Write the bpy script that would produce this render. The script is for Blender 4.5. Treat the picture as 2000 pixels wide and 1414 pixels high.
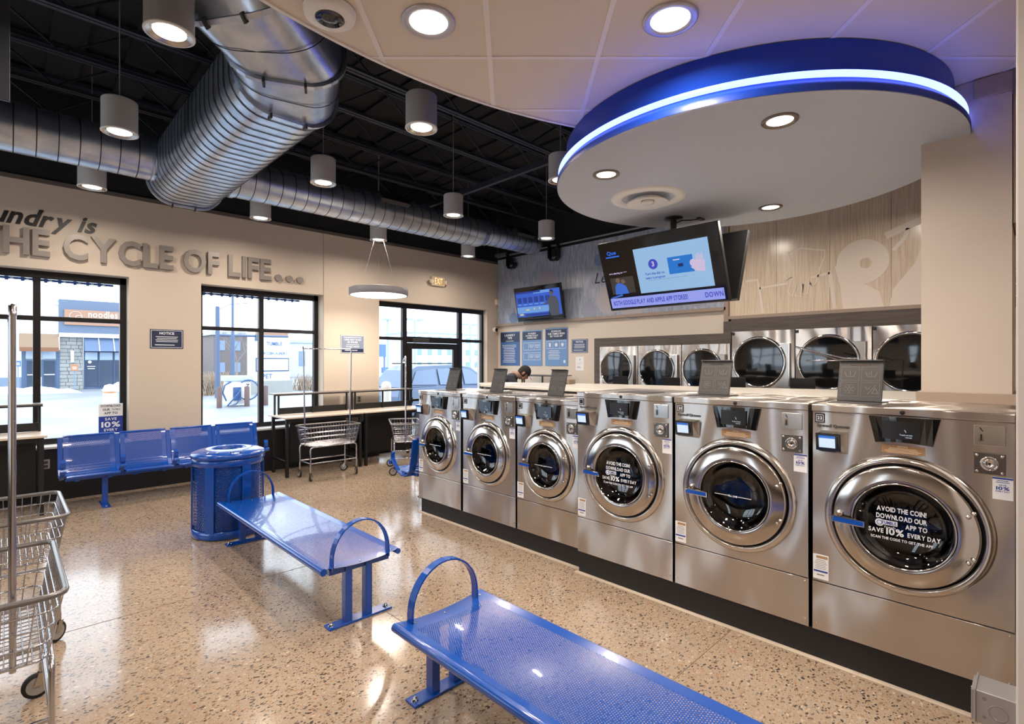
import bpy, math, random
from mathutils import Vector, Matrix
random.seed(7)
for o in list(bpy.data.objects): bpy.data.objects.remove(o)
SC = bpy.context.scene; COL = SC.collection
PI = math.pi; R = math.radians
# ------------------------------------------------------------------ camera, sky, exposure
H = 1.78; YAW = math.atan(992/1015.); SN, CS = math.sin(YAW), math.cos(YAW)
cam = bpy.data.cameras.new('camera'); co = bpy.data.objects.new('camera', cam); COL.objects.link(co)
cam.sensor_width = 36; cam.lens = 1015/2000*36; cam.clip_start = .02; cam.clip_end = 400
co.location = (0, 0, H); co.rotation_euler = (PI/2, 0, -YAW); SC.camera = co
w = bpy.data.worlds.new('overcast_sky'); SC.world = w; w.use_nodes = True
bg = w.node_tree.nodes['Background']; bg.inputs[0].default_value = (.80, .90, 1.0, 1); bg.inputs[1].default_value = 4.2
SC.view_settings.view_transform = 'Standard'; SC.view_settings.look = 'None'
SC.view_settings.exposure = 0.05; SC.view_settings.gamma = 1; SC.view_settings.use_curve_mapping = False
def portal(x0, x1, z0, z1, y):
    l = bpy.data.lights.new('window_portal', 'AREA'); l.shape = 'RECTANGLE'; l.size = x1-x0; l.size_y = z1-z0
    l.cycles.is_portal = True
    o = bpy.data.objects.new('window_portal', l); COL.objects.link(o)
    o.location = ((x0+x1)/2, y, (z0+z1)/2); o.rotation_euler = (-PI/2, 0, 0)
portal(-1.6, 1.245, .7, 2.95, 9.3); portal(2.13, 4.04, .7, 2.95, 9.3); portal(5.14, 7.9, .05, 2.95, 9.3)
for _y0, _y1 in ((5.0, 7.9), (2.35, 2.95)):  # portals for the two added, unseen windows of the left wall
    portal(0, _y1-_y0, .7, 2.95, 0); _p = [o for o in COL.objects if o.type == 'LIGHT'][-1]; _p.location = (-3.5, (_y0+_y1)/2, 1.83); _p.rotation_euler = (PI/2, 0, PI/2+PI)
PEND_W = 26.; CAN_W = 20.; DISC_W = 40.; LAMP = (1.0, .87, .74)
def lamp(parent, loc, size, watts, col=LAMP, spread=170):
    l = bpy.data.lights.new('lamp', 'AREA'); l.shape = 'DISK'; l.size = size; l.energy = watts; l.color = col; l.spread = R(spread)
    o = bpy.data.objects.new('bulb', l); COL.objects.link(o); o.location = loc; o.parent = parent
    return o
# ------------------------------------------------------------------ materials
def c3(r, g, b):
    f = lambda v: (v/255/12.92) if v/255 <= .04045 else ((v/255+.055)/1.055)**2.4
    return (f(r), f(g), f(b), 1)
MC = {}
def mat(name, col=(200, 200, 200), rough=.5, metal=0, emit=None, es=0, coat=0, spec=.5, alpha=None, bump=None, var=None):
    if name in MC: return MC[name]
    m = bpy.data.materials.new(name); m.use_nodes = True; nt = m.node_tree; b = nt.nodes['Principled BSDF']; MC[name] = m
    b.inputs['Base Color'].default_value = c3(*col); b.inputs['Roughness'].default_value = rough
    b.inputs['Metallic'].default_value = metal; b.inputs['Coat Weight'].default_value = coat
    b.inputs['Specular IOR Level'].default_value = spec
    if emit: b.inputs['Emission Color'].default_value = emit if len(emit) == 4 else c3(*emit); b.inputs['Emission Strength'].default_value = es
    tc = nt.nodes.new('ShaderNodeTexCoord')
    if bump:   # (scale vec, strength, distance)
        mp = nt.nodes.new('ShaderNodeMapping'); mp.inputs['Scale'].default_value = bump[0]
        n = nt.nodes.new('ShaderNodeTexNoise'); n.inputs['Scale'].default_value = 1; n.inputs['Detail'].default_value = 2
        bp = nt.nodes.new('ShaderNodeBump'); bp.inputs['Strength'].default_value = bump[1]; bp.inputs['Distance'].default_value = bump[2]
        nt.links.new(tc.outputs['Object'], mp.inputs[0]); nt.links.new(mp.outputs[0], n.inputs['Vector'])
        nt.links.new(n.outputs[0], bp.inputs['Height']); nt.links.new(bp.outputs[0], b.inputs['Normal'])
    if var:    # (scale vec, colour 2)
        mp = nt.nodes.new('ShaderNodeMapping'); mp.inputs['Scale'].default_value = var[0]
        n = nt.nodes.new('ShaderNodeTexNoise'); n.inputs['Scale'].default_value = 1; n.inputs['Detail'].default_value = 4
        rp = nt.nodes.new('ShaderNodeValToRGB'); rp.color_ramp.elements[0].position = .35; rp.color_ramp.elements[1].position = .65
        rp.color_ramp.elements[0].color = c3(*col); rp.color_ramp.elements[1].color = c3(*var[1])
        nt.links.new(tc.outputs['Object'], mp.inputs[0]); nt.links.new(mp.outputs[0], n.inputs['Vector'])
        nt.links.new(n.outputs[0], rp.inputs[0]); nt.links.new(rp.outputs[0], b.inputs['Base Color'])
    return m
def em(name, col, s=1.0): return mat(name, (0, 0, 0), .4, 0, emit=col, es=s)
def mix_glass(name, tint, fac, rough=0.0):
    m = bpy.data.materials.new(name); m.use_nodes = True; nt = m.node_tree; nt.nodes.clear(); MC[name] = m
    o = nt.nodes.new('ShaderNodeOutputMaterial'); t = nt.nodes.new('ShaderNodeBsdfTransparent'); g = nt.nodes.new('ShaderNodeBsdfGlossy')
    fr = nt.nodes.new('ShaderNodeFresnel'); fr.inputs[0].default_value = fac; mx = nt.nodes.new('ShaderNodeMixShader')
    t.inputs[0].default_value = tint; g.inputs['Roughness'].default_value = rough
    nt.links.new(fr.outputs[0], mx.inputs[0]); nt.links.new(t.outputs[0], mx.inputs[1]); nt.links.new(g.outputs[0], mx.inputs[2]); nt.links.new(mx.outputs[0], o.inputs[0])
    return m
GLASS = mix_glass('window_glass', (.96, .98, 1, 1), 1.35)
DGLASS = mix_glass('door_glass', (.42, .43, .46, 1), 1.75)
def perf(name, col, axes, pitch, rad):
    m = mat(name, col, .25, 0, coat=.4); nt = m.node_tree; N = nt.nodes; L = nt.links; b = N['Principled BSDF']
    tc = N.new('ShaderNodeTexCoord'); sp = N.new('ShaderNodeSeparateXYZ'); L.new(tc.outputs['Object'], sp.inputs[0])
    def mth(op, a, bb=None):
        n = N.new('ShaderNodeMath'); n.operation = op
        for i, v in enumerate((a, bb)):
            if v is None: continue
            if isinstance(v, (int, float)): n.inputs[i].default_value = v
            else: L.new(v, n.inputs[i])
        return n.outputs[0]
    A, B = sp.outputs[axes[0]], sp.outputs[axes[1]]
    def dist(off):
        u = mth('SUBTRACT', mth('FRACT', mth('ADD', mth('DIVIDE', A, pitch), off+100)), .5)
        v = mth('SUBTRACT', mth('FRACT', mth('ADD', mth('DIVIDE', B, pitch*1.732), off+100)), .5)
        v = mth('MULTIPLY', v, 1.732)
        return mth('SQRT', mth('ADD', mth('MULTIPLY', u, u), mth('MULTIPLY', v, v)))
    f = mth('LESS_THAN', mth('MINIMUM', dist(0), dist(.5)), rad/pitch)
    t = N.new('ShaderNodeBsdfTransparent'); mx = N.new('ShaderNodeMixShader'); out = N['Material Output']
    L.new(f, mx.inputs[0]); L.new(b.outputs[0], mx.inputs[1]); L.new(t.outputs[0], mx.inputs[2]); L.new(mx.outputs[0], out.inputs[0])
    return m
BL = (0, 72, 166)
BLUE = mat('blue_powder_coat', BL, .22, 0, coat=.45)
PERF_XY = perf('blue_perforated_steel', BL, (0, 1), .0125, .0030)
PERF_XZ = perf('blue_perforated_back', BL, (0, 2), .016, .0036)
PERF_RZ = perf('blue_perforated_can', BL, (0, 2), .018, .0058)
WALLP = mat('beige_wall_paint', (200, 186, 170), .6, bump=((60, 60, 60), .08, .002))
WALLP2 = mat('light_beige_paint', (214, 202, 188), .6)
COLP = mat('grey_beige_column_paint', (194, 182, 170), .6)
BLACKP = mat('black_ceiling_paint', (20, 21, 25), .8)
JOIST = mat('black_steel_joist', (38, 42, 54), .55)
WAINS = mat('black_wainscot', (22, 22, 25), .4)
CEILT = mat('acoustic_tile', (216, 204, 188), .85, bump=((220, 220, 220), .25, .001))
TBAR = mat('ceiling_grid', (226, 220, 214), .5)
WHITE = mat('white_enamel', (225, 222, 215), .4)
OFFW = mat('off_white_plastic', (226, 212, 190), .45)
FRAMEB = mat('dark_bronze_aluminium', (30, 28, 30), .35, .3)
STEEL = mat('brushed_stainless', (200, 194, 188), .24, 1, bump=((1.6, 1.6, 240), .16, .0006))
def add_wave(m, sc=2.2, st=.35, dist=.012):
    nt = m.node_tree; b = nt.nodes['Principled BSDF']; prev = b.inputs['Normal'].links[0].from_node
    tc = nt.nodes.new('ShaderNodeTexCoord'); mp = nt.nodes.new('ShaderNodeMapping'); mp.inputs['Scale'].default_value = (sc, sc, sc*.45)
    n = nt.nodes.new('ShaderNodeTexNoise'); n.inputs['Scale'].default_value = 1; n.inputs['Detail'].default_value = 0
    bp = nt.nodes.new('ShaderNodeBump'); bp.inputs['Strength'].default_value = st; bp.inputs['Distance'].default_value = dist
    nt.links.new(tc.outputs['Object'], mp.inputs[0]); nt.links.new(mp.outputs[0], n.inputs['Vector']); nt.links.new(n.outputs[0], bp.inputs['Height'])
    nt.links.new(bp.outputs[0], prev.inputs['Normal'])
add_wave(STEEL, 3.4, 1.0, .05)
def aniso(m, a=.93):
    nt = m.node_tree; b = nt.nodes['Principled BSDF']; b.inputs['Anisotropic'].default_value = a
    t = nt.nodes.new('ShaderNodeCombineXYZ'); t.inputs[0].default_value = .1; t.inputs[2].default_value = 1.0; nt.links.new(t.outputs[0], b.inputs['Tangent'])
aniso(STEEL)
STEELS = mat('satin_stainless', (190, 184, 176), .25, 1)
CHROME = mat('polished_steel', (205, 200, 195), .09, 1)
DSTEEL = mat('dark_drum_steel', (70, 68, 68), .35, 1, bump=((70, 70, 70), .5, .004))
CHROMEW = mat('chrome_wire', (200, 200, 205), .18, 1)
BLACKG = mat('black_gloss', (10, 11, 13), .12, 0, coat=.5)
BLACKS = mat('black_satin', (16, 16, 18), .45)
GREYD = mat('dark_grey_plastic', (58, 56, 58), .5)
GREYL = mat('label_line_grey', (112, 106, 100), .5)
RUBBER = mat('black_rubber', (28, 28, 30), .6)
WHEELG = mat('grey_wheel', (150, 145, 140), .5)
STICK = mat('white_sticker', (235, 235, 238), .5)
INK = mat('blue_print', (30, 60, 150), .5)
INKD = mat('dark_print', (25, 30, 45), .5)
ORANGE = mat('orange_sticker', (176, 138, 100), .5)
ORTXT = mat('pale_sticker_print', (240, 215, 180), .5)
PLINTH = mat('black_plinth', (24, 24, 28), .5)
LAMD = mat('dark_woodgrain_laminate', (92, 82, 76), .5, var=((3, 3, 60), (74, 66, 62)))
TABLET = mat('beige_laminate', (214, 200, 182), .3)
GALV = mat('galvanised_duct', (176, 190, 210), .3, .9, bump=((4, 30, 4), .12, .01), var=((6, 6, 6), (208, 218, 232)))
SEAM = mat('duct_seam', (60, 62, 70), .5, .7)
PENDM = mat('grey_pendant_shell', (222, 220, 216), .5)
LIT = em('lit_lens', (1, .93, .82, 1), 6.0)
LED = em('led_strip', (.78, 1.1, 6.0, 1), 1.0)
BANDB = mat('blue_canopy_paint', (10, 52, 150), .4)
# ------------------------------------------------------------------ mesh builder
class MB:
    def __init__(s, off=(0, 0, 0)): s.v = []; s.f = []; s.sm = []; s.mi = []; s.off = Vector(off)
    def add(s, vs, fs, smooth=False, mi=0):
        n = len(s.v); s.v += [tuple(Vector(p)+s.off) for p in vs]
        for f in fs: s.f.append(tuple(i+n for i in f)); s.sm.append(smooth); s.mi.append(mi)
        return s
    def box(s, x0, x1, y0, y1, z0, z1, mi=0):
        s.add([(x0, y0, z0), (x1, y0, z0), (x1, y1, z0), (x0, y1, z0), (x0, y0, z1), (x1, y0, z1), (x1, y1, z1), (x0, y1, z1)],
              [(0, 3, 2, 1), (4, 5, 6, 7), (0, 1, 5, 4), (1, 2, 6, 5), (2, 3, 7, 6), (3, 0, 4, 7)], mi=mi); return s
    def obox(s, c, a, b, d, mi=0):
        c, a, b, d = map(Vector, (c, a, b, d))
        s.add([c-a-b-d, c+a-b-d, c+a+b-d, c-a+b-d, c-a-b+d, c+a-b+d, c+a+b+d, c-a+b+d],
              [(0, 3, 2, 1), (4, 5, 6, 7), (0, 1, 5, 4), (1, 2, 6, 5), (2, 3, 7, 6), (3, 0, 4, 7)], mi=mi); return s
    def loft(s, loops, closed=True, caps=True, smooth=True, mi=0, ring=False):
        n = len(loops[0]); vs = [p for l in loops for p in l]; fs = []; m = len(loops)
        for i in range(m if ring else m-1):
            j = (i+1) % m
            for k in range(n if closed else n-1):
                l = (k+1) % n; fs.append((i*n+k, i*n+l, j*n+l, j*n+k))
        s.add(vs, fs, smooth, mi)
        if caps and closed and not ring:
            s.add(loops[0], [tuple(reversed(range(n)))], False, mi); s.add(loops[-1], [tuple(range(n))], False, mi)
        return s
    def tube(s, pts, r, n=8, closed=False, caps=True, mi=0, r2=None):
        pts = [Vector(p) for p in pts]; m = len(pts); loops = []; prev = None
        for i, p in enumerate(pts):
            if closed: t = (pts[(i+1) % m]-pts[i-1]).normalized()
            else: t = (pts[min(i+1, m-1)]-pts[max(i-1, 0)]).normalized()
            if prev is None:
                a = Vector((0, 0, 1)) if abs(t.z) < .9 else Vector((1, 0, 0)); u = t.cross(a).normalized()
            else: u = (prev-t*prev.dot(t)); u = u.normalized() if u.length > 1e-6 else t.orthogonal().normalized()
            v = t.cross(u); prev = u; rr = r if r2 is None else r+(r2-r)*i/(m-1)
            loops.append([p+(u*math.cos(2*PI*k/n)+v*math.sin(2*PI*k/n))*rr for k in range(n)])
        return s.loft(loops, True, caps, True, mi, ring=closed)
    def cyl(s, p, q, r, n=16, r2=None, mi=0): return s.tube([p, q], r, n, mi=mi, r2=r2)
    def strap(s, pts, wv, t, mi=0):        # flat bar along pts, width vector wv, thickness t
        pts = [Vector(p) for p in pts]; wv = Vector(wv); loops = []; m = len(pts)
        for i, p in enumerate(pts):
            tt = (pts[min(i+1, m-1)]-pts[max(i-1, 0)]).normalized(); nn = tt.cross(wv).normalized()*t/2
            loops.append([p-wv/2-nn, p+wv/2-nn, p+wv/2+nn, p-wv/2+nn])
        return s.loft(loops, True, True, False, mi)
    def lathe(s, c, ax, prof, n=48, mi=0, smooth=True, arc=None, caps=False):
        c = Vector(c); ax = Vector(ax).normalized(); u = ax.orthogonal().normalized()
        if abs(ax.z) > .9: u = Vector((1, 0, 0))
        else: u = Vector((0, 0, 1)).cross(ax).normalized()
        v = ax.cross(u); loops = []
        for r, h in prof:
            r = max(r, 1e-4)
            loops.append([c+ax*h+(u*math.cos(2*PI*k/n)+v*math.sin(2*PI*k/n))*r for k in range(n)])
        return s.loft(loops, True, caps, smooth, mi)
    def prism(s, poly, fn, d0, d1, mi=0):  # poly 2d, fn(a,b,d)->xyz
        n = len(poly); A = [fn(a, b, d0) for a, b in poly]; B = [fn(a, b, d1) for a, b in poly]
        s.add(A+B, [tuple(reversed(range(n))), tuple(range(n, 2*n))]+[(k, (k+1) % n, n+(k+1) % n, n+k) for k in range(n)], False, mi); return s
    def quad(s, a, b, c, d, mi=0): s.add([a, b, c, d], [(0, 1, 2, 3)], mi=mi); return s
    def mesh(s, name, mats):
        me = bpy.data.meshes.new(name); me.from_pydata(s.v, [], s.f)
        for m in (mats if isinstance(mats, (list, tuple)) else [mats]): me.materials.append(m)
        me.polygons.foreach_set('use_smooth', s.sm); me.polygons.foreach_set('material_index', s.mi); me.update(); return me
FXZ = lambda a, b, d: (a, d, b)
FYZ = lambda a, b, d: (d, a, b)
FXY = lambda a, b, d: (a, b, d)
def tag(o, label=None, cat=None, group=None, kind=None):
    if label: o['label'] = label
    if cat: o['category'] = cat
    if group: o['group'] = group
    if kind: o['kind'] = kind
    return o
def E(name, label, cat, loc=(0, 0, 0), rz=0, group=None):
    o = bpy.data.objects.new(name, None); o.empty_display_size = .1; COL.objects.link(o); o.location = loc; o.rotation_euler = (0, 0, rz)
    return tag(o, label, cat, group)
def P(name, mb, mats, parent=None, label=None, bev=0, loc=None):
    o = bpy.data.objects.new(name, mb.mesh(name, mats) if isinstance(mb, MB) else mb); COL.objects.link(o)
    if parent is not None: o.parent = parent
    if label: o['label'] = label
    if loc: o.location = loc
    if bev:
        b = o.modifiers.new('bevel', 'BEVEL'); b.width = bev; b.segments = 2; b.limit_method = 'ANGLE'; b.angle_limit = R(50)
    return o
def PP(name, mb, mats, parent=None, label=None, bev=0):
    """one object for each loose piece of the builder"""
    par = list(range(len(mb.v)))
    def fd(i):
        while par[i] != i: par[i] = par[par[i]]; i = par[i]
        return i
    for f in mb.f:
        a = fd(f[0])
        for i in f[1:]: par[fd(i)] = a
    key = {}; pos = {}
    for i, v in enumerate(mb.v): k = tuple(round(c, 5) for c in v); pos.setdefault(k, i); par[fd(i)] = fd(pos[k])
    gr = {}
    for j, f in enumerate(mb.f): gr.setdefault(fd(f[0]), []).append(j)
    for js in gr.values():
        m = MB(); ids = sorted({i for j in js for i in mb.f[j]}); mp = {v: k for k, v in enumerate(ids)}; m.v = [mb.v[i] for i in ids]
        m.f = [tuple(mp[i] for i in mb.f[j]) for j in js]; m.sm = [mb.sm[j] for j in js]; m.mi = [mb.mi[j] for j in js]; P(name, m, mats, parent, label, bev)
def S(name, mb, mats, parent=None, bev=0):
    o = P(name, mb, mats, parent, bev=bev)
    if parent is None: o['kind'] = 'structure'
    return o
def copy_tree(o, parent=None):
    c = o.copy(); COL.objects.link(c)
    if parent is not None: c.parent = parent
    for ch in list(o.children): copy_tree(ch, c)
    return c
ORD = ['first', 'second', 'third', 'fourth', 'fifth', 'sixth', 'seventh', 'eighth', 'ninth', 'tenth', 'eleventh', 'twelfth', 'thirteenth', 'fourteenth', 'fifteenth', 'sixteenth', 'seventeenth']
# ------------------------------------------------------------------ lettering from the built-in font
GL = {}
def make_glyphs():
    chars = 'ABCDEFGHIJKLMNOPQRSTUVWXYZabcdefghijklmnopqrstuvwxyz0123456789%!.,&-'
    tmp = []
    for b in (0, 1):
        for ch in chars:
            cu = bpy.data.curves.new('g', 'FONT'); cu.body = ch; cu.size = 1; cu.resolution_u = 3; cu.offset = .03*b
            if ch == '.': pass
            o = bpy.data.objects.new('g', cu); COL.objects.link(o); tmp.append((b, ch, o, cu))
    bpy.context.view_layer.update(); dg = bpy.context.evaluated_depsgraph_get()
    hh = None
    for b, ch, o, cu in tmp:
        me = o.evaluated_get(dg).to_mesh(); vs = [(v.co.x, v.co.y) for v in me.vertices]; fs = [tuple(p.vertices) for p in me.polygons]
        GL[(b, ch)] = (vs, fs); o.evaluated_get(dg).to_mesh_clear()
    for b, ch, o, cu in tmp: bpy.data.objects.remove(o); bpy.data.curves.remove(cu)
make_glyphs()
CAP = max(v[1] for v in GL[(0, 'H')][0])
def glyph_run(s, bold, gap=.07):
    out = []; x = 0
    for ch in s:
        if ch == ' ' or (bold, ch) not in GL or not GL[(bold, ch)][0]: x += .27; continue
        vs, fs = GL[(bold, ch)]; mn = min(v[0] for v in vs); mx = max(v[0] for v in vs)
        out.append((ch, [((v[0]-mn+x)/CAP, v[1]/CAP) for v in vs], fs)); x += mx-mn+gap
    return out, (x-gap)/CAP
def T(mb, s, o, ux, uz, h, align='c', bold=1, mi=0, shear=0, width=None, thick=0):
    """flat lettering: o anchor (baseline), ux right, uz up (unit), h cap height"""
    run, W = glyph_run(s, bold); o, ux, uz = Vector(o), Vector(ux).normalized(), Vector(uz).normalized()
    hx = h if width is None else width/W
    x0 = {'c': -W/2, 'l': 0, 'r': -W}[align]
    nn = ux.cross(uz)
    for ch, vs, fs in run:
        pts = [o+ux*((a+x0)*hx+shear*b*h)+uz*(b*h) for a, b in vs]
        if not thick: mb.add(pts, fs, False, mi)
        else:
            n = len(pts); cnt = {}
            for f in fs:
                for i in range(len(f)):
                    e = (f[i], f[(i+1) % len(f)]); cnt[e] = 1
            sides = [e for e in cnt if (e[1], e[0]) not in cnt]
            top = [p+nn*thick for p in pts]
            mb.add(top+pts, list(fs)+[(e[1], e[0], e[0]+n, e[1]+n) for e in sides], False, mi)
    return mb
def lines(mb, o, ux, uz, w, h, n, mi=0, t=.35, ragged=True):
    """rows of thin bars standing in for print too small to read"""
    o, ux, uz = Vector(o), Vector(ux).normalized(), Vector(uz).normalized(); rs = random.Random(int(w*1000)+n)
    for i in range(n):
        ww = w*(rs.uniform(.72, 1) if ragged else 1); a = o+uz*(-(i+.5)*h/n); th = h/n*t/2
        mb.quad(a-ux*ww/2-uz*th, a+ux*ww/2-uz*th, a+ux*ww/2+uz*th, a-ux*ww/2+uz*th, mi)
    return mb
def hole_panel(mb, x0, x1, z0, z1, cx, cz, r, y, n=64, mi=0):
    out = []; inn = []
    for k in range(n):
        a = 2*PI*(k+.5)/n; ca, sa = math.cos(a), math.sin(a)
        ts = []
        if ca > 1e-6: ts.append((x1-cx)/ca)
        if ca < -1e-6: ts.append((x0-cx)/ca)
        if sa > 1e-6: ts.append((z1-cz)/sa)
        if sa < -1e-6: ts.append((z0-cz)/sa)
        t = min(ts); out.append((cx+ca*t, y, cz+sa*t)); inn.append((cx+ca*r, y, cz+sa*r))
    corners = {}
    mb.add(out+inn, [(k, (k+1) % n, n+(k+1) % n, n+k) for k in range(n)], False, mi)
    for qx, qz in ((x0, z0), (x1, z0), (x1, z1), (x0, z1)):
        best = None
        for k in range(n):
            a, b = out[k], out[(k+1) % n]
            if (abs(a[0]-qx) < 1e-6 and abs(b[2]-qz) < 1e-6) or (abs(b[0]-qx) < 1e-6 and abs(a[2]-qz) < 1e-6):
                mb.add([a, (qx, y, qz), b], [(0, 1, 2)], False, mi)
    return mb
# ================================================================== SETTING
# floor: ground and polished concrete with exposed aggregate
def floor_mat():
    m = mat('polished_aggregate_concrete', (190, 160, 130), .13, 0, spec=.55); nt = m.node_tree; N = nt.nodes; L = nt.links; b = N['Principled BSDF']
    tc = N.new('ShaderNodeTexCoord')
    def layer(scale, stretch, hi, prev, cols, seed):
        mp = N.new('ShaderNodeMapping'); mp.inputs['Location'].default_value = (seed, seed*2, 0); mp.inputs['Scale'].default_value = (scale, scale*stretch, scale); mp.inputs['Rotation'].default_value = (0, 0, seed)
        nz = N.new('ShaderNodeTexNoise'); nz.inputs['Scale'].default_value = 22; nz.inputs['Detail'].default_value = 1
        va = N.new('ShaderNodeVectorMath'); va.operation = 'MULTIPLY_ADD'; va.inputs[1].default_value = (.03, .03, 0)
        L.new(tc.outputs['Object'], nz.inputs['Vector']); L.new(nz.outputs['Color'], va.inputs[0]); L.new(tc.outputs['Object'], va.inputs[2]); L.new(va.outputs[0], mp.inputs[0])
        v = N.new('ShaderNodeTexVoronoi'); v.inputs['Scale'].default_value = 1; v.inputs['Randomness'].default_value = 1; L.new(mp.outputs[0], v.inputs['Vector'])
        sep = N.new('ShaderNodeSeparateColor'); L.new(v.outputs['Color'], sep.inputs[0])
        th = N.new('ShaderNodeMath'); th.operation = 'MULTIPLY'; th.inputs[1].default_value = hi; L.new(sep.outputs[1], th.inputs[0])
        ls = N.new('ShaderNodeMath'); ls.operation = 'LESS_THAN'; L.new(v.outputs['Distance'], ls.inputs[0]); L.new(th.outputs[0], ls.inputs[1])
        rp = N.new('ShaderNodeValToRGB'); rp.color_ramp.interpolation = 'CONSTANT'; e = rp.color_ramp.elements
        while len(e) < len(cols): e.new(1)
        for i, c in enumerate(cols): e[i].position = i/len(cols); e[i].color = c3(*c)
        L.new(sep.outputs[0], rp.inputs[0])
        mx = N.new('ShaderNodeMix'); mx.data_type = 'RGBA'; L.new(ls.outputs[0], mx.inputs[0]); L.new(prev, mx.inputs[6]); L.new(rp.outputs[0], mx.inputs[7])
        return mx.outputs[2]
    n1 = N.new('ShaderNodeTexNoise'); n1.inputs['Scale'].default_value = 1.1; n1.inputs['Detail'].default_value = 5; L.new(tc.outputs['Object'], n1.inputs['Vector'])
    r1 = N.new('ShaderNodeValToRGB'); r1.color_ramp.elements[0].position = .3; r1.color_ramp.elements[0].color = c3(150, 132, 114); r1.color_ramp.elements[1].position = .7; r1.color_ramp.elements[1].color = c3(170, 152, 133); L.new(n1.outputs[0], r1.inputs[0])
    c = layer(150, 1.0, .55, r1.outputs[0], [(144, 122, 102), (176, 158, 138), (130, 110, 92), (182, 164, 144), (158, 130, 104)], .7)
    c = layer(58, 1.4, .60, c, [(106, 90, 76), (154, 120, 92), (182, 162, 140), (72, 64, 58), (138, 112, 90), (166, 140, 114), (90, 78, 70), (160, 134, 110)], 1.9)
    c = layer(34, 1.7, .40, c, [(66, 58, 54), (108, 94, 82), (160, 120, 90), (88, 78, 72), (58, 52, 50), (134, 110, 90), (150, 126, 104), (196, 178, 158)], 4.3)
    L.new(c, b.inputs['Base Color']); return m
FLOORM = floor_mat()
XL, XR, YB, YF = -3.2, 8.25, -4.0, 8.9
ZC, ZD = 3.5, 5.3
mb = MB(); mb.quad((XL, YB, 0), (XR, YB, 0), (XR, YF+.36, 0), (XL, YF+.36, 0)); S('floor', mb, FLOORM)
JO = mat('floor_joint', (120, 100, 84), .5)
mb = MB()
for x in (-1.1, 1.95): mb.box(x-.0025, x+.0025, YB+.01, YF-.02, .0002, .0012)
for y in (1.45, 4.5, 7.5): mb.box(XL+.01, 3.5, y-.0025, y+.0025, .0002, .0012)
S('trim_1', mb, JO)
# window wall with three openings
WT = .34
mb = MB(); y0, y1 = YF, YF+WT
for x0, x1 in ((XL, -1.6), (1.245, 2.13), (4.04, 5.14), (7.9, XR+.3)): mb.box(x0, x1, y0, y1, 0, 2.965)
mb.box(XL, XR+.3, y0, y1, 2.965, 4.07)
for x0, x1 in ((-1.6, 1.245), (2.13, 4.04)): mb.box(x0, x1, y0, y1, 0, .69)
S('wall_front', mb, WALLP)
mb = MB(); mb.box(XL, XR, y0+.01, y1, 4.07, ZD); S('wall_front.001', mb, BLACKP)
mb = MB(); mb.box(XL, XR, y0-.03, y0, 4.05, 4.10); S('trim_2', mb, mat('dark_top_trim', (92, 84, 80), .6))
mb = MB(); mb.box(4.035, 4.041, y0-.003, y0, .7, 4.05); S('trim_3', mb, mat('wall_joint', (110, 98, 88), .7))  # thin dark line along the wall's control joint
mb = MB()     # black wainscot below the sills
for x0, x1 in ((XL, 5.12),): mb.box(x0, x1, y0-.03, y0-.001, 0, .67)
S('baseboard_front', mb, WAINS)
SILL = mat('pale_stone_sill', (205, 205, 200), .4)
for i, (x0, x1) in enumerate(((-1.6, 1.245), (2.13, 4.04))):
    mb = MB(); mb.box(x0-.02, x1+.02, y0-.06, y1-.1, .67, .70); S('trim_%d' % (i+9), mb, SILL, bev=.004)
def win(name, x0, x1, z0, z1, mull, trans, yf, th=.08, bw=.075, tw=.06):
    r = E(name, None, None, ((x0+x1)/2, yf, z0)); r['kind'] = 'structure'; o = (-(x0+x1)/2, -yf, -z0)
    mb = MB(o); mb.box(x0, x1, yf-th, yf, z1-bw*1.25, z1); mb.box(x0, x1, yf-th, yf, z0, z0+bw); mb.box(x0, x0+bw, yf-th, yf, z0, z1); mb.box(x1-bw, x1, yf-th, yf, z0, z1)
    P('frame', mb, FRAMEB, r, bev=.004)
    for m_ in mull: mb = MB(o); mb.box(m_-bw/2, m_+bw/2, yf-th, yf, z0+bw, z1-bw*1.25); P('mullion', mb, FRAMEB, r, bev=.004)
    xs = [x0+bw]+[v for m_ in mull for v in (m_-bw/2, m_+bw/2)]+[x1-bw]
    for i in range(0, len(xs), 2):
        for zt in trans: mb = MB(o); mb.box(xs[i], xs[i+1], yf-th, yf, zt-tw/2, zt+tw/2); P('transom', mb, FRAMEB, r, bev=.004)
        zs = [z0+bw]+[v for zt in trans for v in (zt-tw/2, zt+tw/2)]+[z1-bw*1.25]
        for j in range(0, len(zs), 2):
            mb = MB(o); mb.quad((xs[i], yf-th/2, zs[j]), (xs[i+1], yf-th/2, zs[j]), (xs[i+1], yf-th/2, zs[j+1]), (xs[i], yf-th/2, zs[j+1])); P('pane', mb, GLASS, r)
    return r
win('window_1', -1.6, 1.245, .70, 2.965, (-.64, .303), (2.35,), 9.2)
win('window_2', 2.13, 4.04, .70, 2.965, (3.07,), (2.31,), 9.2)
for _n, _a, _b, _m in (('added_window_4', 5.0, 7.9, (6.0, 6.95)), ('added_window_5', 2.35, 2.95, ())):  # unseen left-wall windows, added to give the steel something to reflect
    _r = win(_n, -(_b-_a)/2, (_b-_a)/2, .70, 2.965, tuple(m_-(_a+_b)/2 for m_ in _m), (2.35,), 0); _r.location = (XL-.1, (_a+_b)/2, .70); _r.rotation_euler = (0, 0, PI/2)
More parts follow.
